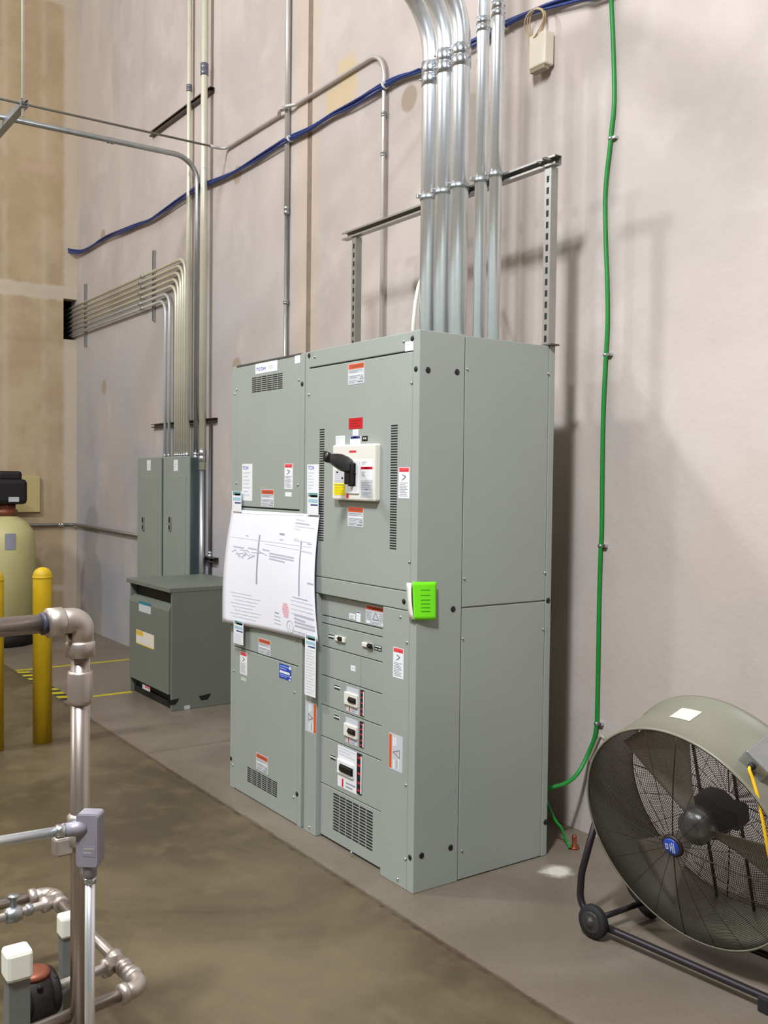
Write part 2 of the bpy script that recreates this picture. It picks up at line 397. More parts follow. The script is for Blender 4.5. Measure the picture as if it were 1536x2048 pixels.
def floor_material():
    g = NG('concrete_floor', .4, .5)
    n1 = g.noise(.9, 6, .62, (1, 1, 1), .8); n2 = g.noise(5, 5, .6); n3 = g.noise(40, 3, .6); n4 = g.noise(11, 6, .7)
    old = g.mix(g.step(n1, .32, .7), lin((72, 62, 44)), lin((106, 93, 69)))
    old = g.mix(g.math('MULTIPLY', g.step(n2, .5, .72), .4), old, lin((114, 100, 74)))
    new = g.mix(g.step(n1, .32, .7), lin((106, 96, 82)), lin((126, 116, 102)))
    new = g.mix(g.math('MULTIPLY', g.step(n2, .52, .74), .4), new, lin((110, 99, 80)))
    edge = g.math('ADD', g.y, g.math('MULTIPLY', g.math('SUBTRACT', n4, .5), .07))
    c = g.mix(g.step(edge, -.17, -.14), old, new)
    brk = g.step(n4, .42, .6)
    j = g.box(edge, -.172, -.146, .007)
    c = g.mix(g.math('MULTIPLY', j, g.math('MULTIPLY_ADD', brk, .65, .3)), c, lin((66, 52, 38)))
    jx = g.math('ADD', g.x, g.math('MULTIPLY', g.math('SUBTRACT', n4, .5), .02))
    for xx in (-2.515, 3.1):
        j2 = g.math('MULTIPLY', g.box(jx, xx-.005, xx+.005, .004), g.step(g.y, -.16, -.14))
        c = g.mix(g.math('MULTIPLY', j2, .65), c, lin((70, 58, 46)))
    c = g.mix(g.math('MULTIPLY', g.step(n3, .55, .78), .4), c, lin((84, 72, 55)))
    sp = g.math('ADD', g.disc(g.x, g.y, .16, .66, .055, .03, g.math('MULTIPLY', g.math('SUBTRACT', n4, .5), .12)), 0.)
    c = g.mix(g.math('MULTIPLY', sp, .8), c, lin((226, 220, 208)))
    return g.done(c, g.math('ADD', n3, g.math('MULTIPLY', j, -1.5)), .18, .004, g.math('MULTIPLY_ADD', n1, .3, .26))
def drywall_material():
    g = NG('unpainted_drywall', .85, .2)
    n1 = g.noise(2.2, 5, .6); n2 = g.noise(9, 4, .6)
    c = g.mix(g.step(n1, .35, .68), lin((180, 157, 126)), lin((194, 173, 141)))
    mud = lin((206, 192, 172)); w = g.math('MULTIPLY', g.math('SUBTRACT', n2, .5), .06)
    yy = g.math('ADD', g.y, w); zz = g.math('ADD', g.z, w)
    for a, b, s in ((3.63, 3.79, .02), (6.86, 7.15, .02), (.4, .46, .02)):
        c = g.mix(g.math('MULTIPLY', g.box(zz, a, b, s), .85), c, mud)
    gate = g.step(g.noise(1.6, 2, .5), .4, .52)
    for yc in (.75, .34, -.07, -.48, -.89, -1.3, -2.1, -2.9):
        c = g.mix(g.math('MULTIPLY', g.box(yy, yc-.03, yc+.03, .03), g.math('MULTIPLY_ADD', gate, .3, .06)), c, mud)
    c = g.mix(g.math('MULTIPLY', g.math('MULTIPLY', g.box(zz, 5.0, 5.1, .04), g.box(yy, .5, .9, .08)), .5), c, lin((206, 176, 156)))
    c = g.mix(g.math('MULTIPLY', g.step(yy, .94, 1.0), .85), c, mud)
    return g.done(c, n2, .1, .003)
MB().add([(LEFT, FRONT, 0), (RIGHT, FRONT, 0), (RIGHT, WALL+.2, 0), (LEFT, WALL+.2, 0), (LEFT, FRONT, -.1), (RIGHT, FRONT, -.1), (RIGHT, WALL+.2, -.1), (LEFT, WALL+.2, -.1)],
         [(0,1,2,3),(4,7,6,5),(0,4,5,1),(1,5,6,2),(2,6,7,3),(3,7,4,0)]).build('floor', floor_material(), kind='structure')
wb = MB(); wb.box((LEFT-.2, WALL, 0), (-2.79, WALL+.2, CEIL)).box((-2.728, WALL, 0), (RIGHT, WALL+.2, CEIL))
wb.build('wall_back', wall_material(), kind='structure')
MB().box((-2.80, WALL+.005, 0), (-2.72, WALL+.15, CEIL)).build('trim_1', CAULK, kind='structure')
# drywall with a rough opening where the conduit rack goes through
wl = MB(); y0h, y1h, z0h, z1h = .965, WALL, 3.21, 3.66
wl.box((LEFT-.15, FRONT, 0), (LEFT, y0h, CEIL)).box((LEFT-.15, y0h, 0), (LEFT, y1h, z0h)).box((LEFT-.15, y0h, z1h), (LEFT, y1h, CEIL))
wl.build('wall_left', drywall_material(), kind='structure')
MB().box((LEFT-.55, y0h-.2, z0h-.2), (LEFT-.5, y1h+.2, z1h+.2)).build('opening_dark', BLACK, kind='structure')  # black sheet put behind the opening to paint its darkness
FAR = mat('far_wall_paint', (128, 124, 118), .8); CEILM = mat('ceiling_deck', (206, 204, 198), .75)
MB().box((RIGHT, FRONT, 0), (RIGHT+.15, WALL, CEIL)).build('wall_right', FAR, kind='structure')
MB().box((LEFT, FRONT-.15, 0), (RIGHT, FRONT, CEIL)).build('wall_front', FAR, kind='structure')
MB().box((LEFT, FRONT, CEIL), (RIGHT, WALL, CEIL+.1)).build('ceiling', CEILM, kind='structure')

# warehouse high bays and two added key lamps (out of the picture, above and behind the camera)
def lamp(loc, power, size, col=(.97, 1.0, 1.06), kind='POINT'):
    l = bpy.data.lights.new('overhead_lamp', kind); l.energy = power; l.color = col
    if kind == 'POINT': l.shadow_soft_size = size
    else: l.shape = 'DISK'; l.size = size
    o = bpy.data.objects.new('overhead_lamp', l); COL.objects.link(o); o.location = loc; return o
lamp((2.35, -3.0, 5.6), 236, .5, kind='AREA')
lamp((3.0, -4.3, 6.9), 340, .5, kind='AREA')  # added on the key lamp's line to fit the brightness
lamp((1.4, -1.9, 4.7), 197, .22)  # lower lamp added on the same line, also fitted for brightness
lamp((-3.3, -3.6, 6.0), 632, .25)
lamp((-3.5, -10, 6), 660, .25)

w = bpy.data.worlds.new('world'); w.use_nodes = True; SC.world = w
w.node_tree.nodes['Background'].inputs['Color'].default_value = (.9, .95, 1, 1); w.node_tree.nodes['Background'].inputs['Strength'].default_value = .01
SC.view_settings.view_transform = 'Standard'; SC.view_settings.look = 'None'; SC.view_settings.gamma = 1; SC.view_settings.exposure = 0.0
# ------------------------------------------------------------------ switchboard
H, W0, DEP = 2.286, -1.672, .754
XS = -.905                                   # joint between the two sections
RB = thing('switchboard_section', (XS/2, DEP/2, 0), 'tall grey switchboard section with a white breaker and black lever, the right half', 'electrical cabinet', 'switchboard sections')
LB_ = thing('switchboard_section', ((XS+W0)/2, DEP/2, 0), 'grey switchboard section behind the taped drawing, the left half with two vent grilles', 'electrical cabinet', 'switchboard sections')
F0 = Fr((0, 0, 0), (1, 0, 0), (0, 0, 1), (0, -1, 0))            # front face
FI = Fr((0, .025, 0), (1, 0, 0), (0, 0, 1), (0, -1, 0))         # recessed inner panel
FS = Fr((0, 0, 0), (0, 1, 0), (0, 0, 1), (1, 0, 0))             # right side face
# right section
MB().box((XS+.002, .05, .01), (-.012, DEP-.004, H-.006)).build('enclosure', GREY, RB)
sd = .237; rp = .719
MB().bbox((-.045, .0, 0), (0, sd-.0025, H), .003).build('corner_post', GREY, RB)
MB().bbox((-.014, sd+.0025, 1.157), (-.001, rp-.002, H-.003), .002).build('side_panel', GREY, RB)
MB().bbox((-.014, sd+.0025, .004), (-.001, rp-.002, 1.151), .002).build('side_panel', GREY, RB)
MB().bbox((-.035, rp+.001, 0), (0, DEP, H), .003).build('rear_post', GREY, RB)
MB().bbox((-.862, 0, 2.209), (-.047, .03, H-.001), .003).build('top_cover', GREY, RB)
MB().box((-.866, .012, 1.15), (-.047, .05, 2.28)).build('seam_shade', SEAM, RB)  # dark sheet behind the covers, paints the shade in their gaps
MB().bbox((-.9, .002, 1.232), (-.864, .03, H-.002), .003).build('left_stile', GREY, RB)
dr = MB().bbox((-.862, 0, 1.231), (-.047, .03, 2.203), .003).build('upper_door', GREY, RB)
MB().bbox((-.9, 0, 1.152), (-.047, .04, 1.228), .003).build('cross_rail', GREY, RB)
MB().bbox((-.876, 0, 0), (-.768, .05, 1.149), .003).build('left_stile', GREY, RB)
MB().bbox((-.235, 0, 0), (-.047, .05, 1.149), .003).build('right_stile', GREY, RB)
MB().box((-.768, .034, .002), (-.235, .05, 1.152)).build('seam_shade', SEAM, RB)
rows = [(1.0495, 1.15), (1.013, 1.045), (.905, 1.009), (.768, .901), (.629, .764), (.48, .625), (.258, .476), (.012, .254)]
for a, b in rows:
    if (a, b) == rows[3]:
        MB().bbox((-.766, .025, a), (-.437, .036, b), .002).build('blank_cover', GREY, RB); MB().bbox((-.434, .025, a), (-.237, .036, b), .002).build('blank_cover', GREY, RB)
    else: MB().bbox((-.766, .025, a), (-.237, .036, b), .002).build('inner_cover', GREY, RB)
# main breaker
q = F0.rect((640, 857), (649, 1082)); vl = MB(); vr = MB()
def slots(tl, tr, bl, br, k, name):
    mb = MB(); A, B, Cc, D = [V(F0.hit(*p)+(0,)) for p in (tl, tr, bl, br)]
    u0, u1 = (A.x+Cc.x)/2, (B.x+D.x)/2; z1, z0 = (A.y+B.y)/2, (Cc.y+D.y)/2; h = (z1-z0)/k
    for i in range(k): mb.fbox(F0, u0, u1, z0+h*(i+.26), z0+h*(i+.76), -.003, .0008)
    mb.build(name, BLACK, RB)
slots((639.3, 857.5), (649.5, 856.3), (638, 1082), (646.5, 1083), 47, 'vent_slots')
slots((783, 849.5), (796, 847.5), (779, 1098), (792, 1101), 48, 'vent_slots')
FB = Fr((0, -.03, 0), (1, 0, 0), (0, 0, 1), (0, -1, 0))
u0, u1, v0, v1 = FB.rect((666, 892), (747.5, 1000.3))
bk = MB().bbox((u0-.006, -.03, v0-.006), (u1+.004, .004, v1+.004), .008).build('main_breaker', BEZEL, RB)
def frect(mb, fr, tl, br, n1, n0=0., off=0.): a = fr.rect(tl, br, off); mb.fbox(fr, *a, n0, n1); return a
m = MB(); a = fr_ = FB.rect((692.5, 921), (718.5, 988)); m.fbbox(FB, *a, -.002, .006, .003); m.build('escutcheon', WHITE, bk)
m = MB(); frect(m, FB, (699, 927), (713.5, 972), .0075); m.build('slot', BLACK, bk)
sticker(bk, FB, FB.rect((668.2, 966.6), (689.5, 990.5)), 'yellow_label', YELLOWL, [('rect', 'print', INKD, .05, .95, .1, .16), ('lines', 'print', mat('ink_olive', (196, 172, 0), .6), .08, .92, .28, .95, 5)])
sticker(bk, FB, FB.rect((722, 919), (745.5, 960)), 'trip_unit_label', WHITE, [('rect', 'header', REDP, .02, .98, .36, .48), ('rect', 'lettering', WHITE, .3, .7, .4, .44), ('lines', 'print', INK, .1, .5, .1, .26, 2), ('lines', 'print', INK, .1, .4, .58, .85, 3)])
sticker(bk, FB, FB.rect((721.5, 961), (745, 996)), 'rating_label', LABELGREY, [('lines', 'print', INK, .08, .9, .06, .55, 5), ('rect', 'print', INKD, .4, .6, .5, .54), ('lines', 'print', INK, .08, .9, .68, .95, 3)])
sticker(bk, FB, FB.rect((670, 940), (690, 964)), 'rating_label', LABELGREY, [('rect', 'print', INKD, .16, .34, .12, .26), ('rect', 'print', INKD, .66, .84, .6, .78), ('lines', 'print', INKL, .1, .9, .1, .9, 5)])
m = MB(); frect(m, FB, (698.8, 901.3), (712.3, 904.6), .001); m.build('logo_mark', RED, bk); m = MB(); frect(m, FB, (693, 988), (697.5, 996), .0012); m.build('red_arrow', RED, bk)
# lever: root block in the slot, arm standing out from the breaker and rising a little, knob on its end
au, av = FB.hit(706, 927)
root = V((au, -.04, av-.012))
tip = onY(651, 913, -.205)
lv = MB(); d = (tip-root)
side = V((1, 0, 0)); up = V((0, 0, 1))
secs = [(0, .018, .03), (.18, .021, .036), (.4, .022, .037), (.62, .019, .029), (.82, .016, .02), (.88, .019, .023), (1., .02, .023)]
k0 = 0; vs = []; fs = []
for i, (t, a, b) in enumerate(secs):
    c = root+d*t
    for k in range(12):
        th = 2*PI*k/12; sx, sz = math.cos(th), math.sin(th)
        vs.append(c+side*a*(abs(sx)**.6)*(1 if sx > 0 else -1)+up*b*(abs(sz)**.6)*(1 if sz > 0 else -1))
for i in range(len(secs)-1):
    for k in range(12): fs.append((i*12+k, i*12+(k+1) % 12, (i+1)*12+(k+1) % 12, (i+1)*12+k))
fs += [tuple(range(12))[::-1], tuple(len(vs)-12+k for k in range(12))]
lv.add(vs, fs, True)
HB = mat('handle_black', (18, 17, 18), .35)
l_o = lv.build('lever_handle', HB, bk)
a = FB.rect((701, 930), (712, 969)); MB().fbbox(FB, a[0], a[1], a[2], a[3]+.01, 0, .035, .006).build('handle_base', HB, bk)
knob(bk, FB, FB.hit(713, 947), .006, HB, 'trip_button', .012)
# stickers on the right section
warning(RB, F0, F0.rect((696.5, 728.5), (728.8, 766)))
warning(RB, F0, F0.rect((695.5, 1012.5), (727, 1055)))
sticker(RB, F0, F0.rect((698.3, 836.8), (725.3, 856.5)), 'red_plate', REDP, [('lines', 'print', mat('plate_text', (150, 10, 26), .5), .1, .9, .15, .9, 3)], .001, 'red engraved plate')
sticker(RB, F0, F0.rect((705.9, 859.3), (716.8, 871)), 'label', WHITE, [('lines', 'print', INKL, .1, .9, .3, .9, 2)])
sticker(RB, F0, F0.rect((672, 872.2), (689.7, 889.5)), 'label', WHITE, [('lines', 'print', INKL, .1, .9, .15, .9, 4)])
sticker(RB, F0, F0.rect((700.8, 872.6), (721, 889.4)), 'label', WHITE, [('rect', 'header', NAVY, .04, .96, .02, .3), ('rect', 'lettering', CYANL, .3, .62, .08, .22), ('lines', 'print', INKL, .1, .9, .4, .9, 3)])
sticker(RB, F0, F0.rect((724.5, 872.3), (735.4, 882)), 'label', BLACK, [('rect', 'print', WHITE, .25, .75, .3, .62), ('tri', 'print', INKD, .4, .6, .35, .6, .003, TRI)])
sticker(RB, F0, F0.rect((810.8, 684.2), (826.6, 700.5)), 'label', WHITE, [('rect', 'print', INKL, .1, .5, .2, .35)])
danger(RB, F0, F0.rect((797.8, 934.5), (818.8, 997.2)))
danger(RB, F0, F0.rect((786.8, 1293.3), (806.8, 1359.5)))
warning_turned(RB, F0, F0.rect((778.6, 1464.2), (805, 1547.3)), True)
warning_turned(RB, F0, F0.rect((611.3, 1400), (632.4, 1470)), False)
sticker(RB, F0, F0.rect((614.7, 929), (637.5, 986)), 'logo_label', WHITE, [('text', 'lettering', BLUEP, .1, .6, .05, .18, 'TCOH'), ('lines', 'print', INKL, .1, .6, .25, .9, 6)])
sticker(RB, FI, FI.rect((731.8, 1208.6), (772.2, 1255.5)), 'warning_label', LABELGREY, [('rect', 'header', ORANGE, .03, .97, .03, .24), ('text', 'lettering', RUSTY, .14, .88, .08, .2, 'WARNING'), ('tri', 'pictogram', INKD, .36, .64, .34, .72, .003, TRI),
    ('lines', 'print', INK, .05, .3, .34, .8, 5), ('lines', 'print', INK, .68, .95, .34, .8, 5), ('rect', 'print', WHITE, .05, .2, .84, .95), ('rect', 'print', WHITE, .82, .96, .86, .97), ('lines', 'print', INK, .3, .75, .84, .96, 2)])
sticker(RB, FI, FI.rect((698.8, 1226), (711, 1240)), 'label', WHITE, [('lines', 'print', INK, .15, .85, .3, .95, 3)])
sticker(RB, FI, FI.rect((713, 1222.5), (721, 1244.6)), 'label', WHITE, [('rect', 'header', NAVY, .05, .95, .02, .12)])
sticker(RB, FI, FI.rect((702, 1330), (711, 1343.5)), 'label', WHITE, [('rect', 'print', INKL, .2, .8, .3, .6)])
def nameplate(tl, br, dark=True): sticker(RB, FI, FI.rect(tl, br), 'nameplate', WHITE if dark else PLUG, [('rect', 'print', BLACK, .02, .98, .02, .3), ('rect', 'print', BLACK, .02, .98, .64, .98)] if dark else [('rect', 'print', WHITE, .08, .92, .1, .3), ('rect', 'print', LABELGREY, .08, .4, .6, .8), ('rect', 'print', LABELGREY, .55, .92, .62, .82)])
nameplate((657.4, 1267), (668.3, 1278.7)); nameplate((749.4, 1289.4), (763.4, 1303.7), False)
nameplate((669.2, 1368.2), (680.2, 1381)); nameplate((668.3, 1427.5), (679, 1440.5)); nameplate((661.3, 1508), (672.3, 1522))
def small_breaker(bez, tog, label=None, strip=None, white=False):
    bo = MB().fbbox(FI, *FI.rect(*bez), -.002, .010, .003).build('branch_breaker', WHITE if white else BEZEL, RB)
    a = FI.rect(*tog, .010)
    MB().fbbox(FI, *a, .008, .02, .004).build('toggle', HB, bo)
    MB().fbox(FI, a[0]-.004, a[1]+.004, a[2]-.006, a[3]+.004, .009, .0108).build('toggle_slot', BLACK, bo)
    if label:
        sticker(bo, FI, FI.rect(*label), 'breaker_label', LABELGREY if not white else WHITE, [('lines', 'print', INKL, .05, .9, .02, .24, 3), ('rect', 'red_mark', RED, .22, .3, .78, .98), ('lines', 'print', INK, .42, .9, .8, .98, 2)], .0006)
    if strip:
        sticker(bo, FI, FI.rect(*strip), 'cover_strip', BLACK, [('rect1', 'red_mark', RED, .2, .7, a_, a_+.05) for a_ in (.08, .27, .47, .7, .88)]+[('rect', 'print', WHITE, .78, 1, .05, .97)], .002)
    return bo
small_breaker(((672.9, 1270.2), (691.5, 1285.6)), ((676.5, 1274.3), (682.7, 1280.3)))
small_breaker(((726.8, 1283.4), (744.8, 1296.8)), ((735.8, 1288.2), (743, 1295.3)))
small_breaker(((691.3, 1382), (716.6, 1416.3)), ((697.6, 1395), (710.6, 1406.2)), ((693.6, 1371.5), (717.7, 1430.5)), ((721.7, 1378.8), (728.2, 1434)))
small_breaker(((690.5, 1444.5), (716, 1480)), ((696.8, 1457.5), (709.8, 1469.5)), ((692, 1433), (715.5, 1493.5)), ((720.2, 1441.8), (727.8, 1497)))
small_breaker(((677.2, 1516), (708, 1558.5)), ((680.5, 1528.5), (704.2, 1551)), ((676.3, 1489), (715.2, 1590)), ((714.8, 1505), (723.8, 1591)), True)
vents(RB, FI, FI.rect((666.3, 1583.6), (745.5, 1704.3)), 6, 13)
# plugs and screws of the right section
for p in ((856, 740), (914, 744), (906, 1218), (1096, 1201), (843, 1711), (901, 1695), (1091, 1644)): knob(RB, FS, FS.hit(*p), .0125)
for p in ((832, 738), (825, 677), (820, 1715), (808, 1203), (618.5, 711)): knob(RB, F0, F0.hit(*p), .0115)
for p in ((630, 714), (808, 683), (823.5, 766), (818, 1211), (801, 1234), (814.5, 1285), (819, 1124), (618.5, 789.5), (619, 1654), (812, 1570), (795.5, 1758), (811, 1718), (703, 1705)): screw(RB, F0, F0.hit(*p))
for p in ((934, 738), (1096, 747), (928, 1157), (1089, 1145), (925, 1277), (1086, 1258), (923, 1701)): screw(RB, FS, FS.hit(*p), .005)
# left section
MB().box((W0+.006, .04, .01), (XS-.002, DEP-.004, H-.01)).build('enclosure', GREY, LB_)
MB().bbox((W0, .0, 0), (W0+.045, .06, H-.004), .003).build('corner_post', GREY, LB_)
MB().bbox((-.944, .0, 0), (-.906, .05, H-.004), .003).build('corner_post', GREY, LB_)
MB().bbox((W0+.047, 0, 1.535), (-.946, .03, H-.012), .003).build('upper_door', GREY, LB_)
MB().box((W0+.045, .014, .002), (-.944, .04, H-.004)).build('seam_shade', SEAM, LB_)
MB().bbox((W0+.047, 0, .779), (-.946, .03, 1.528), .003).build('middle_cover', GREY, LB_)
MB().bbox((W0+.047, 0, .004), (-.946, .03, .774), .003).build('lower_cover', GREY, LB_)
MB().box((W0+.045, .002, H-.010), (-.944, .04, H)).build('top_flange', mat('flange_dark', (70, 72, 66), .6), LB_)
sticker(LB_, F0, F0.rect((511.3, 728.3), (554.8, 741)), 'logo_label', WHITE, [('text', 'lettering', BLUEP, .05, .47, .4, .72, 'TCOH'), ('lines', 'print', INKL, .6, .85, .36, .75, 3)])
sticker(LB_, F0, F0.rect((590, 712), (600.8, 725.6)), 'label', WHITE, [])
sticker(LB_, F0, F0.rect((484.9, 928), (504.3, 1002)), 'logo_label', WHITE, [('text', 'lettering', BLUEP, .06, .62, .06, .15, 'TCOH'), ('lines', 'print', INKL, .12, .8, .2, .9, 7)])
danger(LB_, F0, F0.rect((569.5, 927.5), (585.3, 978.6)))
sticker(LB_, F0, F0.rect((570.6, 984.2), (583.2, 993.6)), 'label', WHITE, [])
warning(LB_, F0, F0.rect((522.6, 978.4), (548, 1014.4)))
warning(LB_, F0, F0.rect((517.2, 1275), (541, 1313.4)))
danger(LB_, F0, F0.rect((480.6, 1302.2), (494.1, 1351.5)))
sticker(LB_, F0, F0.rect((482.4, 1353.6), (492.2, 1363.8)), 'label', LABELGREY, [])
BP = mat('label_pale_blue', (150, 172, 226), .5)
sticker(LB_, F0, F0.rect((558.8, 1325.8), (582.4, 1363.2)), 'blue_label', BLUEL, [('lines', 'print', BP, .06, .84, .08, .4, 2), ('rect', 'print', WHITE, .06, .88, .46, .62), ('lines', 'print', BP, .08, .84, .68, .9, 2), ('rect', 'print', WHITE, .84, .99, .03, .24), ('rect', 'print', WHITE, .9, 1., .66, .78), ('rect', 'print', WHITE, .84, .97, .88, .99)])
warning(LB_, F0, F0.rect((512.5, 1504.2), (536, 1549.6)))
vents(LB_, F0, F0.rect((503.8, 755), (565.4, 777.6)), 6, 8, gapu=.1)
vents(LB_, F0, F0.rect((494.4, 1532), (554.6, 1596.5)), 6, 8)
for p in ((604.5, 768), (594, 1588)): knob(LB_, F0, (min(F0.hit(*p)[0], -.918), F0.hit(*p)[1]), .0115)
knob(LB_, F0, (W0+.014, .155), .0115)
for p in ((470, 788), (474, 779), (598, 760), (596, 970), (473, 966), (591.5, 1281), (589.5, 1384.5), (468, 1341), (465.5, 1529.5), (587.5, 1594)): screw(LB_, F0, F0.hit(*p))

# taped drawing sheet: a curved sheet hanging off four adhesive labels
PS = thing('drawing_sheet', (-1.27, -.02, 1.15), 'large white wiring drawing taped over the front of the switchboard', 'drawing')
TLp, TRp, BLp, BRp = (463, 1019), (638.3, 1029.5), (452, 1243), (635.8, 1284)
def paper(s, t, lift=0.):
    """s across, t down -> point on the hanging sheet"""
    def pix(a, b): return (a[0]*(1-s)+b[0]*s, a[1]*(1-s)+b[1]*s)
    tp, bp = pix(TLp, TRp), pix(BLp, BRp)
    bl = F0.hit(*tp, .008); bb = F0.hit(*bp, .02)
    u = bl[0]*(1-t)+bb[0]*t - .022*math.sin(PI*t)*(1-s) - .012*math.sin(PI*t)*s; v = bl[1]*(1-t)+bb[1]*t
    n = .006+.016*math.sin(PI*t)*(.5+.5*s)+.012*t+.004*math.sin(7*s+2*t)*t*(1-s*.5)+(.02*t*(1-s)**4)
    return F0.p(u, v, n+lift)
NS, NT = 24, 24; vs = []; fs = []
for j in range(NT+1):
    for i in range(NS+1): vs.append(paper(i/NS, j/NT))
for j in range(NT+1):
    for i in range(NS+1): vs.append(paper(i/NS, j/NT, -.0006))
q_ = (NS+1)*(NT+1)
for j in range(NT):
    for i in range(NS):
        k = j*(NS+1)+i; fs.append((k, k+1, k+NS+2, k+NS+1)); fs.append((q_+k, q_+k+NS+1, q_+k+NS+2, q_+k+1))
rim = [i for i in range(NS+1)]+[(NS+1)*(j+1)+NS for j in range(NT)]+[NT*(NS+1)+NS-1-i for i in range(NS)]+[(NS+1)*(NT-1-j) for j in range(NT-1)]
fs += [(rim[i], q_+rim[i], q_+rim[(i+1) % len(rim)], rim[(i+1) % len(rim)]) for i in range(len(rim))]
sheet = MB().add(vs, fs, True).build('sheet', PAPER, PS)
def pline(mb, s0, t0, s1, t1, w=.003):
    k = max(2, int(max(abs(s1-s0), abs(t1-t0))*24)); d = V((s1-s0, (t1-t0), 0)).normalized(); ns, nt = -d.y*w/.78, d.x*w/.78
    vs = []; fs = []
    for i in range(k+1):
        f = i/k; s, t = s0+(s1-s0)*f, t0+(t1-t0)*f
        vs += [paper(s+ns/2, t+nt/2, .0012), paper(s-ns/2, t-nt/2, .0012)]
    fs = [(2*i, 2*i+1, 2*i+3, 2*i+2) for i in range(k)]; mb.add(vs, fs)
pk, pd, pl = MB(), MB(), MB()
pline(pd, .355, .2, .35, .62, .011); pline(pd, .83, .21, .825, .66, .010)
for (a, b, c, d) in ((.02, .03, .95, .012), (.05, .24, .95, .26), (.42, .27, .96, .3), (.84, .3, .97, .31)): pline(pl, a, b, c, d, .003)
for i in range(8): pline(pl, .08+.02*(i % 3), .72+.03*i, .3+.03*((i*3) % 4), .725+.03*i, .006)
for i in range(3): pline(pk, .08+.16*i, .32, .2+.14*i, .325, .008)
for i in range(14):
    a = .06+random.random()*.3; pline(pk, a, .31+.09*random.random()+.02, a+.03+.08*random.random(), .32+.09*random.random()+.02, .005)
for i in range(3): pline(pk, .48, .345+.022*i, .76-.1*(i == 2), .36+.022*i, .009)
for (t, b) in ((.045, .84), (.075, .9), (.1, .96), (.12, .8), (.2, .8), (.215, .94)): pline(pk if t in (.075,) else pl, .74, t, b, t+.008, .008)
pline(pd, .575, .175, .63, .178, .012); pline(pk, .58, .222, .62, .224, .006); pline(pk, .9, .235, .95, .238, .006); pline(pk, .2, .215, .23, .217, .006)
pline(pk, .92, .545, .99, .55, .01); pline(pk, .75, .675, .92, .685, .006)
for i in range(4): pline(pl, .73, .7+.035*i, .98, .715+.035*i, .005)
for i in range(3): pline(pk, .76, .815+.03*i, .98-.1*i*(i < 2), .83+.03*i, .012)
pline(pk, .76, .905, .98, .915, .012); pline(pk, .74, .95, .98, .965, .006); pline(pk, .74, .975, .9, .98, .006)
for i in range(16):
    a, b = 2*PI*i/16, 2*PI*(i+1)/16; pline(pk, .705+.035*math.cos(a), .925+.05*math.sin(a), .705+.035*math.cos(b), .925+.05*math.sin(b), .004)
for i in range(3): pline(pk, .53, .86+.03*i, .6, .865+.03*i, .005)
pline(pd, .54, .83, .585, .835, .008); pline(pl, .705, .9, .69, .95, .004); pline(pl, .69, .95, .72, .945, .004)
pk.build('print', PINK1, sheet); pd.build('print', PINK2, sheet); pl.build('print', PINK3, sheet)
mb = MB()
for i in range(6): pline(mb, .625+.012*abs(i-2.5)/2, .745+.02*i, .705-.012*abs(i-2.5)/2, .747+.02*i, .012)
mb.build('stamp', mat('stamp_pale', (236, 182, 192), .8), sheet)
teal_strip(PS, F0, F0.rect((465.2, 982), (483.5, 1024), .01), .62, n=.012)
teal_strip(PS, F0, F0.rect((615.6, 985), (637.6, 1031), .012), .6, n=.014)
teal_strip(PS, F0, F0.rect((469, 1239), (488, 1291), .03), .48, n=.0345, long=True)
teal_strip(PS, F0, F0.rect((611.6, 1268.5), (632.3, 1396), .025), .2, n=.0285, long=True)

# fluorescent note wrapped on the corner, with its white backing
gp = [onX(*p, x) for p, x in (((825, 1163.6), .004), ((873, 1163.4), .018), ((872.7, 1239.6), .022), ((828, 1240.2), .006))]
vs = []; fs = []; n_ = 10
for j in range(n_+1):
    for i in range(n_+1):
        s, t = i/n_, j/n_; p = (gp[0]*(1-s)+gp[1]*s)*(1-t)+(gp[3]*(1-s)+gp[2]*s)*t; p.x += .004*math.sin(PI*s)
        vs.append(p)
vs += [p-V((.0007, 0, 0)) for p in vs]; q2 = (n_+1)**2
for j in range(n_):
    for i in range(n_):
        k = j*(n_+1)+i; fs += [(k, k+1, k+n_+2, k+n_+1), (q2+k, q2+k+n_+1, q2+k+n_+2, q2+k+1)]
rim = list(range(n_+1))+[(n_+1)*(j+1)+n_ for j in range(n_)]+[n_*(n_+1)+n_-1-i for i in range(n_)]+[(n_+1)*(n_-1-j) for j in range(n_-1)]
fs += [(rim[i], q2+rim[i], q2+rim[(i+1) % len(rim)], rim[(i+1) % len(rim)]) for i in range(len(rim))]
gn = thing('sticky_note', (.01, .03, 1.1), 'fluorescent green note stuck round the front corner of the switchboard', 'note')
gs = MB().add(vs, fs, True).build('sheet', GREENNOTE, gn)
mb = MB()
for t in (.2, .34, .46, .56, .66, .76):
    P = [(gp[0]*(1-s)+gp[1]*s)*(1-t)+(gp[3]*(1-s)+gp[2]*s)*t+V((.0014+.004*math.sin(PI*s), 0, 0)) for s in (.3, .5, .7)]
    mb.add(P+[p-V((0, 0, .003)) for p in P], [(0, 1, 4, 3), (1, 2, 5, 4)])
mb.build('handwriting', mat('green_ink', (70, 180, 20), .6), gs)
wp = [onY(*p, y) for p, y in (((812.8, 1165.5), -.006), ((822.7, 1166), -.012), ((827.8, 1239.3), -.018), ((818.7, 1241), -.008))]
mb = MB(); vs = []
for j in range(7):
    t = j/6; b = V((0, -.006*math.sin(PI*t), 0)); vs += [wp[0]*(1-t)+wp[3]*t+b, wp[1]*(1-t)+wp[2]*t+b]
k = len(vs); vs += [v+V((0, .0012, 0)) for v in vs]
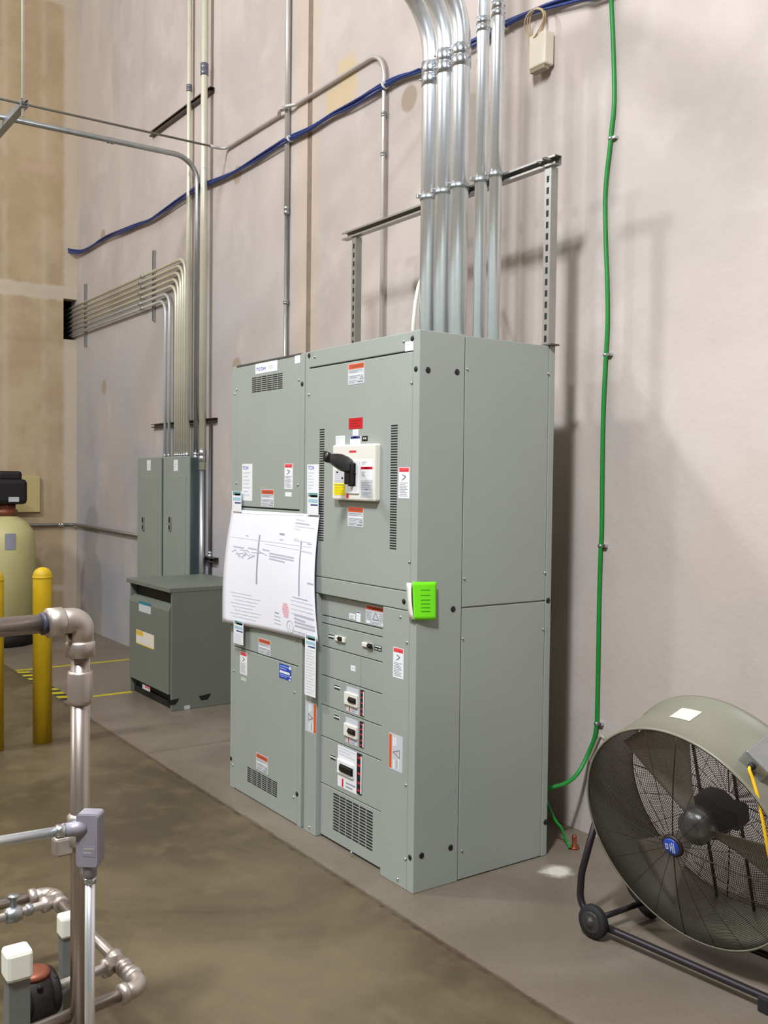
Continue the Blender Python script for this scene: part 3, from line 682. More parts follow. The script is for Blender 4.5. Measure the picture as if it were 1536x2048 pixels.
fs = [(2*i, 2*i+1, 2*i+3, 2*i+2) for i in range(6)]+[(k+2*i, k+2*i+2, k+2*i+3, k+2*i+1) for i in range(6)]+[(2*i, 2*i+2, k+2*i+2, k+2*i) for i in range(6)]+[(2*i+1, k+2*i+1, k+2*i+3, 2*i+3) for i in range(6)]+[(0, k, k+1, 1), (12, 13, k+13, k+12)]
mb.add(vs, fs, True).build('paper_tag', WHITEC, None, 'narrow white paper flap left of the green note on the switchboard', 'paper')
# ------------------------------------------------------------------ conduits rising from the switchboard
YC = .655
def couple(o, c, r, h, m, name='coupling', axis=(0, 0, 1), screws=True):
    g = MB().lathe(V(c)-V(axis)*h/2, axis, [(r, 0), (r+.004, .002), (r+.004, h*.45), (r+.001, h*.48), (r+.001, h*.52), (r+.004, h*.55), (r+.004, h-.002), (r, h)], 28).build(name, m, o)
    return g
big = [(845, 868), (872.5, 898), (902.5, 929)]
lbl = ['leftmost of three thick shiny conduits rising from the switchboard', 'middle one of three thick shiny conduits rising from the switchboard', 'rightmost of three thick shiny conduits rising from the switchboard']
coupz = [(3.71, .12), (3.73, .12), (3.72, .11)]
strap_y = .70
for i, (a, b) in enumerate(big):
    p, q = onY(a, 600, YC), onY(b, 600, YC); x = (p.x+q.x)/2; r = .0445
    o = thing('conduit', (x, YC, H), lbl[i], 'conduit', 'thick conduits above the switchboard')
    MB().tube(fillet([(x, YC, H-.002), (x, YC, 4.17), (x-.03, YC-1.9, 4.17)], .38, 14), r, 28).build('pipe', GALV, o)
    z, h = coupz[i]; couple(o, (x, YC, z), r, h, ZINC)
    for dz in (-.03, .03):
        MB().lathe((x-.02, YC-.048, z+dz), (-.4, -1, 0), [(.006, 0), (.006, .008), (.0005, .009)], 8).build('set_screw', ZINC, o)
    MB().lathe((x, YC, 3.085), (0, 0, 1), [(r+.001, 0), (r+.004, .002), (r+.004, .026), (r+.001, .028)], 28).build('strap', GALVM, o)
    MB().bbox((x-.016, YC-r-.03, 3.09), (x+.0, YC-r+.004, 3.112), .003).build('strap_bolt', ZINC, o)
    MB().lathe((x, YC, H), (0, 0, 1), [(r+.012, 0), (r+.012, .006), (r+.004, .008), (r+.002, .02)], 28).build('locknut', ZINC, o)
small = [(949.5, 966.5), (979, 995.5)]
sl = ['left one of two thinner shiny conduits rising from the switchboard', 'right one of two thinner shiny conduits rising from the switchboard']
for i, (a, b) in enumerate(small):
    p, q = onY(a, 640, YC+.015), onY(b, 640, YC+.015); x = (p.x+q.x)/2; r = .0295; y = YC+.015
    o = thing('conduit', (x, y, H), sl[i], 'conduit', 'thinner conduits above the switchboard')
    MB().tube([(x, y, H-.002), (x, y, 5.6)], r, 24).build('pipe', GALV, o)
    couple(o, (x, y, 3.82+.03*i), r, .07, ZINC)
    MB().lathe((x, y, 3.085), (0, 0, 1), [(r+.001, 0), (r+.004, .002), (r+.004, .026), (r+.001, .028)], 24).build('strap', GALVM, o)
    MB().bbox((x-.014, y-r-.028, 3.09), (x, y-r+.004, 3.11), .003).build('strap_bolt', ZINC, o)
    MB().lathe((x, y, H), (0, 0, 1), [(r+.01, 0), (r+.01, .006), (r+.004, .008), (r+.002, .02)], 24).build('locknut', ZINC, o)
# strut frame standing on the switchboard
sf = thing('strut_rack', (-.78, .72, H), 'slotted strut frame standing on the switchboard behind the shiny conduits', 'strut rack')
xl = onY(714, 520, .72).x
for x in (xl, .0):
    strut((x-.022, .712, H), (x-.022, .712, 3.068), (1, 0, 0), (0, 1, 0), STRUT, sf, 'post', True)
strut((-1.69, .742, 3.09), (.03, .742, 3.09), (0, 0, 1), (0, -1, 0), STRUT, sf, 'crossbar')
for dx, dz in ((.0, .02), (-.02, .028), (-.055, .02)):
    MB().lathe((dx, .70, 3.09+dz-.02), (0, -1, 0), [(.011, 0), (.011, .01), (.006, .011), (.006, .022), (.0005, .023)], 6).build('bolt', STRUTD, sf)
for x in (xl, -.01): MB().bbox((x-.045, .706, H-.001), (x+.03, .76, H+.006), .001).build('base_plate', STRUTD, sf)
# white cable looping beside the conduits
MB().tube(spline([onY(*p, y) for p, y in (((826, 664), .60), ((828, 635), .60), ((832, 600), .62), ((839, 568), .66), ((852, 545), .72), ((872, 530), .80))], 8), .010, 10).build('cable', WHITEC, None, 'short white cable curving down into the switchboard beside the thick conduits', 'cable')

# ------------------------------------------------------------------ blue cable bundle on the wall
blue = [(128, 512), (150, 507), (165, 503), (185, 492), (200, 482), (222, 470), (245, 462), (275, 450), (300, 440), (330, 420), (360, 398), (398, 375), (440, 358), (475, 341), (520, 313), (560, 287), (580, 277), (620, 258), (660, 232), (700, 211), (740, 187), (770, 170), (800, 155), (840, 141), (900, 108), (957, 80), (1000, 55), (1040, 35), (1090, 15), (1150, -4), (1250, -40)]
bt = thing('cable_bundle', (-4, WALL-.02, 4), 'bundle of blue data cables strung across the back wall', 'cable')
for k, (off, dz) in enumerate((((.03), 0), (.045, .008), (.04, -.01), (.028, .012))):
    pts = [onY(*p, WALL-off)+V((0, 0, dz+.006*math.sin(i*1.3+k*2))) for i, p in enumerate(blue)]
    pts += [V((.9, WALL-off, 4.12+dz)), V((2.2, WALL-off, 4.3+dz)), V((4.5, WALL-off, 4.42+dz)), V((RIGHT-.02, WALL-off, 4.5+dz))]
    pts[0] = V((LEFT-.03, WALL-.10, pts[0].z)); pts[1] = V((LEFT+.12, WALL-.07, pts[1].z))
    MB().tube(spline(pts, 4), .0075, 7).build('cable', BLUEC, bt)
for p in ((398, 376), (580, 277), (770, 170), (1010, 50)):
    c = onY(*p, WALL-.037); MB().lathe(c-V((.006, 0, .002)), (1, 0, .3), [(.024, 0), (.026, .002), (.026, .01), (.024, .012)], 12).build('cable_tie', WHITEC, bt)

# ------------------------------------------------------------------ green earth wire
gp_ = [(1220, -60), (1222, 0), (1226, 90), (1228, 200), (1222, 265), (1220, 290), (1213, 350), (1210, 400), (1211, 480), (1214, 560), (1215, 640), (1212, 705), (1210, 740), (1206, 830), (1204, 950), (1203, 1060), (1201, 1100), (1198, 1200), (1196, 1320), (1194, 1420), (1193, 1450), (1188, 1478)]
pts = [V((-.05, WALL-.017, 7.5)), V((-.03, WALL-.017, 5.2))]+[onY(*p, WALL-.017) for p in gp_]
pts += [onY(1177, 1505, WALL-.03), onY(1163, 1535, WALL-.07), onY(1148, 1555, WALL-.12), onY(1128, 1568, WALL-.19), onY(1104, 1575, WALL-.27), V((-.12, .80, pts[-1].z-.23))]
gw = thing('earth_cable', (-.03, WALL, .16), 'long green earth cable running down the right of the back wall', 'cable')
MB().tube(spline(pts, 5), .0095, 10).build('cable', GREENC, gw)
for p in ((1221, 277), (1211, 710), (1201, 1092), (1193, 1447)):
    c = onY(*p, WALL-.017)
    MB().lathe(c-V((0, 0, .007)), (0, 0, 1), [(.0108, 0), (.0125, .001), (.0125, .013), (.0108, .014)], 14).build('clip', ZINC, gw)
    MB().bbox((c.x+.008, WALL-.02, c.z-.006), (c.x+.032, WALL-.001, c.z+.008), .002).build('clip_tab', ZINC, gw)
g2 = [V((-.14, .80, .34)), onY(1106, 1632, .86), onY(1122, 1655, .89), onY(1130, 1675, .91)]
e = onZ(1145, 1693, .012); g2 += [onY(1137, 1690, .915), e+V((.0, -.02, .004))]
MB().tube(spline(g2, 8), .0065, 9).build('earth_wire', GREENC, None, 'thin green earth wire curving to the copper stud on the floor', 'cable')
st = thing('earth_stud', (e.x, e.y+.012, 0), 'copper earth stud standing in the floor behind the switchboard', 'stud')
MB().lathe((e.x, e.y+.012, 0), (0, 0, 1), [(.013, 0), (.013, .006), (.011, .008), (.011, .058), (.009, .062), (.0005, .063)], 14).build('rod', COPPER, st)
MB().lathe((e.x, e.y+.012, .0), (0, 0, 1), [(.024, 0), (.024, .008), (.02, .011)], 6).build('nut', COPPER, st)

# ------------------------------------------------------------------ little beige sensor with a coil of wire
sn = thing('wall_sensor', tuple(onY(1080, 130, WALL)), 'small beige box hanging under the blue cables with a coil of wire', 'sensor')
c0, c1 = onY(1062, 76, WALL-.06), onY(1094, 126, WALL-.06)
MB().bbox((c0.x, WALL-.075, c1.z), (c1.x, WALL-.012, c0.z), .008).build('box', BEIGE, sn)
MB().bbox((c0.x+.005, WALL-.07, c1.z-.02), (c1.x-.012, WALL-.03, c1.z+.002), .004).build('lens', mat('lens_brown', (150, 136, 112), .5), sn)
ctr = onY(1075, 50, WALL-.05)
for k in range(3):
    MB().tube([ctr+V(((.055+.006*k)*math.cos(t)*.95, -.012*k+.01*math.sin(2*t), (.085-.008*k)*math.sin(t))) for t in [2*PI*i/28 for i in range(28)]], .0035, 6, closed=True).build('wire_coil', mat('wire_tan', (188, 164, 122), .5), sn)
MB().tube(spline([ctr+V((-.03, -.01, -.07)), ctr+V((-.045, -.0, -.13)), ctr+V((-.02, 0, -.17)), V(((c0.x+c1.x)/2, WALL-.05, c0.z))], 6), .0035, 6).build('wire_coil', mat('wire_tan', (188, 164, 122), .5), sn)

# ------------------------------------------------------------------ small wall conduits in the middle
x = onY(574, 400, WALL-.02).x
o = thing('conduit', (x, WALL, 0), 'pale straight conduit running up the back wall left of the panel joint', 'conduit')
MB().tube([(x, WALL-.022, .4), (x, WALL-.022, 3.6)], .0145, 12).build('pipe', GALVM, o)
MB().tube([(x, WALL-.022, 3.6), (x, WALL-.022, 6.6)], .019, 12).build('pipe', EMTWALL, o)
for z, h in ((3.6, .06), (2.95, .03), (4.32, .04)): couple(o, (x, WALL-.022, z), .0165, h, GALVM)
z0 = onY(450, 297, WALL-.03).z; xA = onY(448, 297, WALL-.03).x; xB = onY(768, 300, WALL-.02).x; zt = 4.30
o = thing('conduit', (xB, WALL, 0), 'thin bent conduit crossing the back wall and turning down behind the strut rack', 'conduit')
MB().tube([(xA, -2.6, z0), (xA, WALL-.14, z0)], .0085, 10).build('overhead_run', DULL, o)
MB().tube(fillet([(xA, WALL-.15, z0), (xA, WALL-.024, z0), (x-.12, WALL-.024, z0+.005), (x-.05, WALL-.06, z0+.005), (x+.06, WALL-.06, z0+.005), (x+.13, WALL-.024, z0+.005), (xB, WALL-.024, z0+.01), (xB, WALL-.024, .5)], [0, .09, .05, .04, .04, .05, .16, 0], 8), .0135, 12).build('pipe', EMTWALL, o)
for zz in (3.92, 3.68): couple(o, (xB, WALL-.024, zz), .0135, .03, GALVM)
couple(o, (x, WALL-.06, z0+.005), .0135, .03, ZINC, axis=(1, 0, 0))

# ------------------------------------------------------------------ conduit bank on the left
YB = WALL-.045
PANELZ = 1.85
hz = [3.575, 3.525, 3.475, 3.425, 3.375, 3.325, 3.275]
vx = [onY(p, 800, YB).x for p in (369.5, 365, 360.5, 356, 351.5, 338.5, 330.5)]
names = ['topmost', 'second highest', 'third highest', 'middle', 'third lowest', 'second lowest', 'lowest']
for i, (x, z) in enumerate(zip(vx, hz)):
    o = thing('conduit', (x, YB, PANELZ), names[i]+' of seven conduits turning from the left wall down to the panelboards', 'conduit', 'rack conduits in the corner')
    MB().tube(fillet([(LEFT-.45, YB, z-.01), (x, YB, z), (x, YB, PANELZ-.01)], .13+.0*i, 8), .0145, 10).build('pipe', EMTPAINT if i < 5 else mat('conduit_pale_grey', (206, 210, 208), .33, .35, .05, 7), o)
    couple(o, (x, YB, PANELZ+.02), .0145, .04, ZINC)
    couple(o, (-5.75-.05*(i % 2), YB, z-.004), .0145, .05, GALVM, axis=(1, 0, 0))
x = onY(378, 300, YB).x
o = thing('conduit', (x, YB, PANELZ), 'tall cream conduit climbing straight up left of the fatter cream conduit', 'conduit')
MB().tube([(x, YB, PANELZ-.01), (x, YB, 6.8)], .020, 14).build('pipe', EMTPAINT, o)
couple(o, (x, YB, onY(378, 177, YB).z), .020, .06, mat('coupling_grey', (120, 122, 130), .4, .6), axis=(0, 0, 1)); couple(o, (x, YB, PANELZ+.02), .020, .05, ZINC)
x = onY(407.5, 400, YB-.03).x
o = thing('conduit', (x, YB-.03, .3), 'fat cream conduit climbing past the right of the panelboards', 'conduit')
MB().tube([(x, YB-.03, .12), (x, YB-.03, 1.75)], .0245, 16).build('pipe', GALVM, o)
MB().tube([(x, YB-.03, 1.75), (x, YB-.03, 6.8)], .0285, 16).build('pipe', EMTPAINT, o)
couple(o, (x, YB-.03, onY(407, 148, YB).z), .0285, .10, mat('coupling_grey', (120, 122, 130), .4, .6)); couple(o, (x, YB-.03, onY(407, 912, YB).z), .0285, .1, GALVM)
xb = onY(393, 700, YB-.02).x; zb = 4.33
o = thing('conduit', (xb, YB-.02, PANELZ), 'grey conduit rising from the panelboards and bending forward overhead', 'conduit')
MB().tube(fillet([(xb, YB-.02, PANELZ-.01), (xb, YB-.02, onY(388, 322, YB-.02).z), (xb-.02, -3.2, onY(388, 322, YB-.02).z)], .2, 10), .0215, 14).build('pipe', GALVM, o)
couple(o, (xb, YB-.02, PANELZ+.02), .0215, .05, ZINC)
zq = onY(388, 322, YB-.02).z; couple(o, (xb-.01, onX(222, 291, xb).y, zq), .0215, .06, GALVM, axis=(0, 1, 0))
# wall struts carrying the bank
a, b = onY(305, 852, WALL-.02), onY(426, 839, WALL-.02)
strut((a.x, WALL-.002, 2.16), (b.x+.05, WALL-.002, 2.16), (0, 0, 1), (0, -1, 0), STRUTD, None, 'strut', label='dark strut behind the conduits just above the panelboards', cat='strut', sc=.8)
a, b = onY(303, 270, WALL-.02), onY(425, 188, WALL-.02)
strut((a.x, WALL-.002, a.z), (b.x, WALL-.002, a.z), (0, 0, 1), (0, -1, 0), STRUTD, None, 'strut', label='dark horizontal strut high behind the two tall cream conduits', cat='strut')
for p, l in (((311, 570), 'short upright strut behind the conduit rack near its bends'), ((174, 620), 'short upright strut behind the conduit rack next to the left wall')):
    c = onY(*p, WALL)
    strut((c.x, WALL-.002, 3.13 if p[0] > 200 else 3.1), (c.x, WALL-.002, 3.78), (1, 0, 0), (0, -1, 0), GALVM, None, 'strut', label=l, cat='strut', sc=.62)
a = onY(403, 1116, WALL-.03)
o = strut((a.x, WALL-.002, a.z), (a.x+.27, WALL-.002, a.z), (0, 0, 1), (0, -1, 0), STRUTD, None, 'strut', label='short dark strut low on the wall right of the panelboards', cat='strut')
# spare vertical conduits beside the fat one
xs_ = onY(420, 1000, WALL-.02).x
o = thing('conduit', (xs_, WALL-.02, .5), 'thin dark conduit on the wall beside the fat cream one', 'conduit')
MB().tube([(xs_, WALL-.018, .3), (xs_, WALL-.018, 2.12)], .0125, 10).build('pipe', STRUTD, o)
couple(o, (xs_, WALL-.018, 1.05), .0125, .05, ZINC)

# ------------------------------------------------------------------ panelboards
pw = [(276, 323, 'left of the two tall grey panelboards on the back wall'), (327.5, 379, 'right of the two tall grey panelboards on the back wall')]
for i, (a, b, l) in enumerate(pw):
    p, q = onY(a, 918, .96), onY(b, 918, .96); x0, x1 = p.x, q.x
    o = thing('panelboard', ((x0+x1)/2, 1.04, .55), l, 'electrical panel', 'panelboards')
    MB().bbox((x0+.012, .972, .42), (x1-.012, WALL-.001, 1.85), .003).build('cabinet', BOX_GREY, o)
    MB().bbox((x0, .955, .41), (x1, .973, 1.862), .004).build('trim_panel', PANEL_GREY, o)
    d = MB().bbox((x0+.09, .949, .62), (x1-.06, .958, 1.70), .002).build('door', PANEL_GREY, o)
    FP = Fr((0, .955, 0), (1, 0, 0), (0, 0, 1), (0, -1, 0)); FD = Fr((0, .949, 0), (1, 0, 0), (0, 0, 1), (0, -1, 0))
    hx = FD.hit(287.5 if i == 0 else 341, 1046)
    h = MB().fbbox(FD, hx[0]-.022, hx[0]+.022, hx[1]-.07, hx[1]+.06, -.001, .012, .004).build('latch', GALVM, d)
    MB().fbox(FD, hx[0]-.014, hx[0]+.014, hx[1]+.005, hx[1]+.05, .012, .0135).build('latch_slot', BLACK, h)
    MB().fbox(FD, hx[0]-.014, hx[0]+.01, hx[1]-.055, hx[1]-.02, .012, .0135).build('latch_slot', BLACK, h)
    lc = FP.hit(297.5 if i == 0 else 351.5, 930)
    sticker(o, FP, (lc[0]-.04, lc[0]+.045, lc[1]-.05, lc[1]+.045), 'label', WHITE, [('lines', 'print', INKL, .2, .8, .3, .8, 2)])

# ------------------------------------------------------------------ transformer
tx0, tx1, ty0, ty1, tz = -4.262, -3.435, .40, 1.03, .892
TRo = thing('transformer', ((tx0+tx1)/2, .7, 0), 'floor-standing dark grey transformer box with a wide lid in front of the panelboards', 'transformer')
FT = Fr((0, ty0-.012, 0), (1, 0, 0), (0, 0, 1), (0, -1, 0)); FR_ = Fr((tx1, 0, 0), (0, 1, 0), (0, 0, 1), (1, 0, 0))
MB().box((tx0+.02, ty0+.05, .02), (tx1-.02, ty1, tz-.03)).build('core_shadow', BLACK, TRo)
MB().bbox((tx1-.02, ty0, 0), (tx1, ty1, tz-.02), .004).build('side_panel', GREY_DK, TRo)
MB().bbox((tx0, ty0, 0), (tx0+.02, ty1, tz-.02), .004).build('side_panel', GREY_DK, TRo)
MB().bbox((tx0-.03, ty0-.02, tz-.035), (tx1+.004, ty1+.03, tz), .005).build('lid', GREY_DK, TRo)
fp = MB(); pr = [(0, .12), (0, .72), (.012, .752), (.04, .768), (.05, .768), (.05, .12)]
vs = [V((x, ty0-.012+a, b)) for x in (tx0+.024, tx1-.024) for a, b in pr]; k = len(pr)
fp.add(vs, [tuple(range(k))[::-1], tuple(range(k, 2*k))]+[(i, (i+1) % k, k+(i+1) % k, k+i) for i in range(k)])
fp.build('front_panel', GREY_DK, TRo)
MB().bbox((tx0+.02, ty1-.04, 0), (tx1-.021, ty1, .08), .003).build('base_rail', GREY_DK, TRo); MB().bbox((tx0+.02, ty0+.03, 0), (tx1-.021, ty0+.07, .05), .003).build('base_rail', BLACK, TRo)
a = FT.rect((278, 1201), (301.5, 1229)); sticker(TRo, FT, a, 'label', LABELGREY, [('rect', 'header', mat('petrol', (30, 120, 140), .5), 0, 1, 0, .28)])
a = FT.rect((272.5, 1258), (308, 1300)); sticker(TRo, FT, a, 'yellow_label', mat('label_cream', (222, 216, 196), .5), [('rect', 'print', mat('ochre', (214, 180, 60), .5), .02, .4, .02, .36), ('rect', 'print', mat('ochre', (214, 180, 60), .5), 0, 1, .92, 1), ('lines', 'print', INKL, .1, .9, .42, .88, 4)])
a = FT.rect((285, 1368), (300, 1384)); sticker(TRo, FT, a, 'label', LABELGREY, [('rect', 'header', PINKRED, .35, .95, .04, .42)])
for p in ((346, 1404), (410, 1394)):
    c = FR_.hit(*p)
    MB().fpoly(FR_, [(c[0]-.05, c[1]+.012), (c[0]+.05, c[1]+.022), (c[0]+.02, c[1]-.022), (c[0]-.03, c[1]-.022)], -.001, .001).build('knockout', BLACK, TRo)
c = FR_.hit(374, 1417); MB().fbox(FR_, c[0]-.022, c[0]+.022, .002, .03, 0, .002).build('tag', LABELGREY, TRo)

# ------------------------------------------------------------------ pipe low on the left, tank, board
zp = onY(215, 1062, WALL-.03).z
o = thing('conduit', (-6.8, WALL-.03, zp), 'horizontal conduit from the tank corner to the left panelboard', 'conduit')
MB().tube(fillet([(LEFT+.03, -.6, zp+.02), (LEFT+.03, WALL-.03, zp+.02), (onY(276, 1066, WALL-.03).x+.02, WALL-.03, zp)], .08, 6), .017, 10).build('pipe', mat('pipe_dull', (128, 124, 118), .5, .6), o)
couple(o, (LEFT+.03, .93, zp+.02), .017, .06, ZINC, axis=(0, 1, 0))
tcx, tcy = -7.0, .12
TKo = thing('water_tank', (tcx, tcy, 0), 'cream upright pressure tank with a black valve head by the left wall', 'tank')
tr_ = .30
MB().lathe((tcx, tcy, .12), (0, 0, 1), [(.2, 0), (tr_, .03), (tr_, .86), (tr_*.985, .93), (tr_*.9, 1.03), (tr_*.68, 1.11), (.12, 1.16), (.1, 1.19)], 44).build('body', TANK, TKo)
MB().lathe((tcx, tcy, 0), (0, 0, 1), [(tr_*.95, 0), (tr_*.95, .1), (tr_*.8, .14)], 36).build('base', RUSTY, TKo)
MB().lathe((tcx, tcy, 1.29), (0, 0, 1), [(.13, 0), (.13, .05), (.11, .06), (.11, .12)], 24).build('collar', BRONZE, TKo)
vh = MB().bbox((tcx-.17, tcy-.2, 1.40), (tcx+.17, tcy+.19, 1.65), .04).build('valve_head', MOTOR, TKo)
MB().bbox((tcx-.12, tcy-.09, 1.63), (tcx+.12, tcy+.15, 1.73), .03).build('valve_cap', MOTOR, TKo)
FK = Fr((tcx+.17, 0, 0), (0, 1, 0), (0, 0, 1), (1, 0, 0))
a = FK.rect((17, 994), (38, 1003)); sticker(TKo, FK, (a[0], a[1], a[2]-.004, a[3]), 'label', LABELGREY, [])
MB().tube(spline([(tcx+.1, tcy-.12, 1.42), (tcx+.15, tcy-.15, 1.36), (tcx+.14, tcy-.19, 1.29)], 6), .02, 8).build('drain_hose', MOTOR, TKo)
mb = MB(); an0 = math.atan2(CAM.y-tcy, CAM.x-tcx)
P = []
for zz in (1.12, .96):
    for i in range(7):
        t = an0+.03+i*.055; P.append((tcx+(tr_+.002)*math.cos(t), tcy+(tr_+.002)*math.sin(t), zz))
mb.add(P, [(i, i+1, 8+i, 7+i) for i in range(6)]).build('label', mat('label_bluegrey', (150, 152, 164), .5), TKo)
c0, c1 = onX(62, 952, LEFT+.05), onX(80, 1024, LEFT+.05)
MB().bbox((LEFT+.001, c0.y-.3, c1.z), (LEFT+.06, c1.y, c0.z), .006).build('wall_box', mat('box_cream', (196, 178, 120), .6), None, 'flat cream box on the left wall behind the black valve head', 'wall box')

# ------------------------------------------------------------------ bollards
for (px, py, l, r) in ((85, 1490, 'yellow bollard with a domed top left of the transformer', .0585), (-12.5, 1500, 'yellow bollard cut off by the left edge of the picture', .0585)):
    c = onZ(px, py-6 if px > 0 else py)
    o = thing('bollard', (c.x, c.y, 0), l, 'bollard', 'yellow bollards')
    MB().lathe((c.x, c.y, 0), (0, 0, 1), [(r, 0), (r, 1.055)]+[(r*math.cos(t), 1.055+r*.95*math.sin(t)) for t in [PI/2*i/8 for i in range(1, 9)]], 32).build('post', BOLLY, o)
    MB().lathe((c.x, c.y, 1.04), (0, 0, 1), [(r+.001, 0), (r+.003, .003), (r+.003, .012), (r+.001, .015)], 32).build('cap_rim', BOLLY, o)

# ------------------------------------------------------------------ tape on the floor
ya = -.105
fl = Fr((0, 0, 0), (1, 0, 0), (0, 1, 0), (0, 0, 1))
ht = thing('hazard_tape', (-4.85, ya, 0), 'black and yellow striped floor tape beside the first bollard', 'floor tape')
MB().fbox(fl, -5.5, -4.19, ya-.045, ya+.045, 0, .0012).build('tape', TAPEK, ht)
mb = MB()
for i in range(8):
    a = -5.48+i*.16; mb.fpoly(fl, [(a, ya-.045), (a+.08, ya-.045), (a+.11, ya+.045), (a+.03, ya+.045)], .0012, .0022)
mb.build('stripes', TAPEY, ht)
MB().fbox(fl, -4.235, -4.185, -.06, .40, 0, .0012).build('floor_tape', TAPEY, None, 'yellow floor tape running up to the transformer corner', 'floor tape')
MB().fbox(fl, -5.56, -5.51, -.14, 1.08, 0, .0012).build('floor_tape', TAPEY, None, 'faded yellow floor tape line furthest back beyond the bollard', 'floor tape')

# ------------------------------------------------------------------ overhead strut hanger on the left
xh = -4.03; c = onX(48, 214, xh)
o = thing('strut_hanger', (xh, c.y, c.z), 'strut on a long threaded rod hanging overhead at top left', 'hanger')
strut((xh+.02, c.y, c.z), (-5.6, c.y+.0, c.z), (0, 1, 0), (0, 0, 1), mat('hanger_zinc', (146, 152, 154), .4, .6, .06, 12), o, 'strut', sc=1.25)
MB().tube([(xh-.03, c.y, c.z-.06), (xh-.03, c.y, CEIL)], .0105, 10).build('threaded_rod', EMTPAINT, o)
MB().tube([(-5.5, c.y, c.z-.06), (-5.5, c.y, CEIL)], .0095, 8).build('threaded_rod', EMTPAINT, o)
MB().lathe((xh-.03, c.y, c.z+.001), (0, 0, 1), [(.02, 0), (.02, .004), (.013, .005), (.013, .018)], 6).build('nut', ZINC, o)
# ------------------------------------------------------------------ drum fan
fc = V((1.035, .352, .478)); yaw, tilt = -.043, .279
fn = V((math.sin(yaw)*math.cos(tilt), math.cos(yaw)*math.cos(tilt), math.sin(tilt)))      # towards the back of the drum
fh = V((math.cos(yaw), -math.sin(yaw), 0)); fv = fh.cross(fn)
R_, DPT = .40, .268
FAN = thing('drum_fan', (fc.x, fc.y+.1, 0), 'large black-grilled drum fan on a wheeled tube stand at lower right', 'fan')
def fp_(a, b, c): return fc+fh*a+fv*b+fn*c
prof = [(R_-.004, -.001), (R_+.003, 0), (R_+.003, .008), (R_, .012), (R_, DPT-.02), (R_+.008, DPT-.014), (R_+.008, DPT), (R_-.005, DPT), (R_-.006, .01)]
a_ = fh; b_ = fv; vs = []; SEG = 96
for r, h in prof:
    for k in range(SEG):
        t = 2*PI*k/SEG; vs.append(fc+fn*h+(a_*math.cos(t)+b_*math.sin(t))*r)
n_ = len(prof)
fs = [(i*SEG+k, i*SEG+(k+1) % SEG, ((i+1) % n_)*SEG+(k+1) % SEG, ((i+1) % n_)*SEG+k) for i in range(n_) for k in range(SEG)]
drum = MB().add(vs, fs, True).build('drum', DRUM, FAN)
def guard(off, dome, name, nring, wr):
    mb = MB()
    for i in range(nring):
        r = .035+(R_-.006-.035)*i/(nring-1); mb.ring(fc+fn*(off+dome*(1-(r/R_)**2)), fn, r, wr, 84, 4)
    g = mb.build(name, GUARD, FAN); mb = MB()
    for k in range(20):
        t = 2*PI*(k+.5)/20+.03; big = k % 5 == 4
        mb.tube([fc+fn*(off+dome*(1-(r/R_)**2))+(fh*math.cos(t)+fv*math.sin(t))*r for r in [.03+(R_-.032)*j/7 for j in range(8)]], .0022 if big else .0011, 5)
    mb.build('spokes', GUARD, g); return g
gf = guard(.002, -.045, 'front_guard', 64, .00105)
gr_ = guard(DPT-.004, .03, 'rear_guard', 44, .0011)
hub = MB().lathe(fc-fn*.043, -fn, [(.038, -.004), (.04, .0), (.04, .006), (.034, .010)], 32).build('badge_rim', GUARD, gf)
bd = MB().lathe(fc-fn*.050, -fn, [(.031, -.002), (.031, .005), (.028, .007), (.0005, .0075)], 32).build('badge', mat('badge_blue', (34, 66, 160), .35), gf)
mb = MB(); FBg = Fr(fc-fn*.0573, fh, fv, -fn)
for u, v0, v1 in ((-.019, -.008, .009), (-.011, -.008, .009), (-.001, -.013, .013), (.007, -.018, .019), (.014, -.018, .02)): mb.fbox(FBg, u-.0016, u+.0016, v0, v1, 0, .001)
for v in (-.009, .008): mb.fbox(FBg, -.019, -.011, v-.0014, v+.0014, 0, .001)
mb.fbox(FBg, -.001, .007, -.0014, .0014, 0, .001)
mb.build('badge_mark', mat('badge_silver', (196, 204, 226), .4), gf)
# blades
def blade(ang):
    mb = MB(); vs = []; NR, NC = 10, 8
    for i in range(NR+1):
        f = i/NR; r = .055+(.365-.055)*f
        w0 = ang-(.28+.08*f); w1 = ang+(.32+.02*f)
        tw = math.radians(38-14*f)
        for j in range(NC+1):
            g = j/NC; t = w0+(w1-w0)*g; s = (g-.5)*(w1-w0)*r
            vs.append(fc+(fh*math.cos(t)+fv*math.sin(t))*r+fn*(.095-s*math.tan(tw)*.62+.012*math.sin(PI*g)))
    q = len(vs); vs += [v+fn*.0018 for v in vs]; fs = []
    for i in range(NR):
        for j in range(NC):
            k = i*(NC+1)+j; fs += [(k, k+1, k+NC+2, k+NC+1), (q+k, q+k+NC+1, q+k+NC+2, q+k+1)]
    rim = list(range(NC+1))+[(i+1)*(NC+1)+NC for i in range(NR)]+[NR*(NC+1)+NC-1-j for j in range(NC)]+[(NC+1)*(NR-1-i) for i in range(NR-1)]
    fs += [(rim[i], q+rim[i], q+rim[(i+1) % len(rim)], rim[(i+1) % len(rim)]) for i in range(len(rim))]
    return mb.add(vs, fs, True).build('blade', BLADE, FAN)
for a in (110, 230, 350): blade(math.radians(a))
MB().lathe(fc+fn*.06, fn, [(.02, 0), (.06, .01), (.062, .07), (.03, .075)], 28).build('blade_hub', GALVM, FAN)
mo = MB().lathe(fc+fn*.135, fn, [(.05, 0), (.078, .012), (.08, .03), (.08, .095), (.07, .11), (.03, .115)], 32).build('motor', MOTOR, FAN)
MB().bbox((-.035, -.03, -.04), (.035, .03, .04), .008).build('junction_box', MOTOR, mo) if False else None
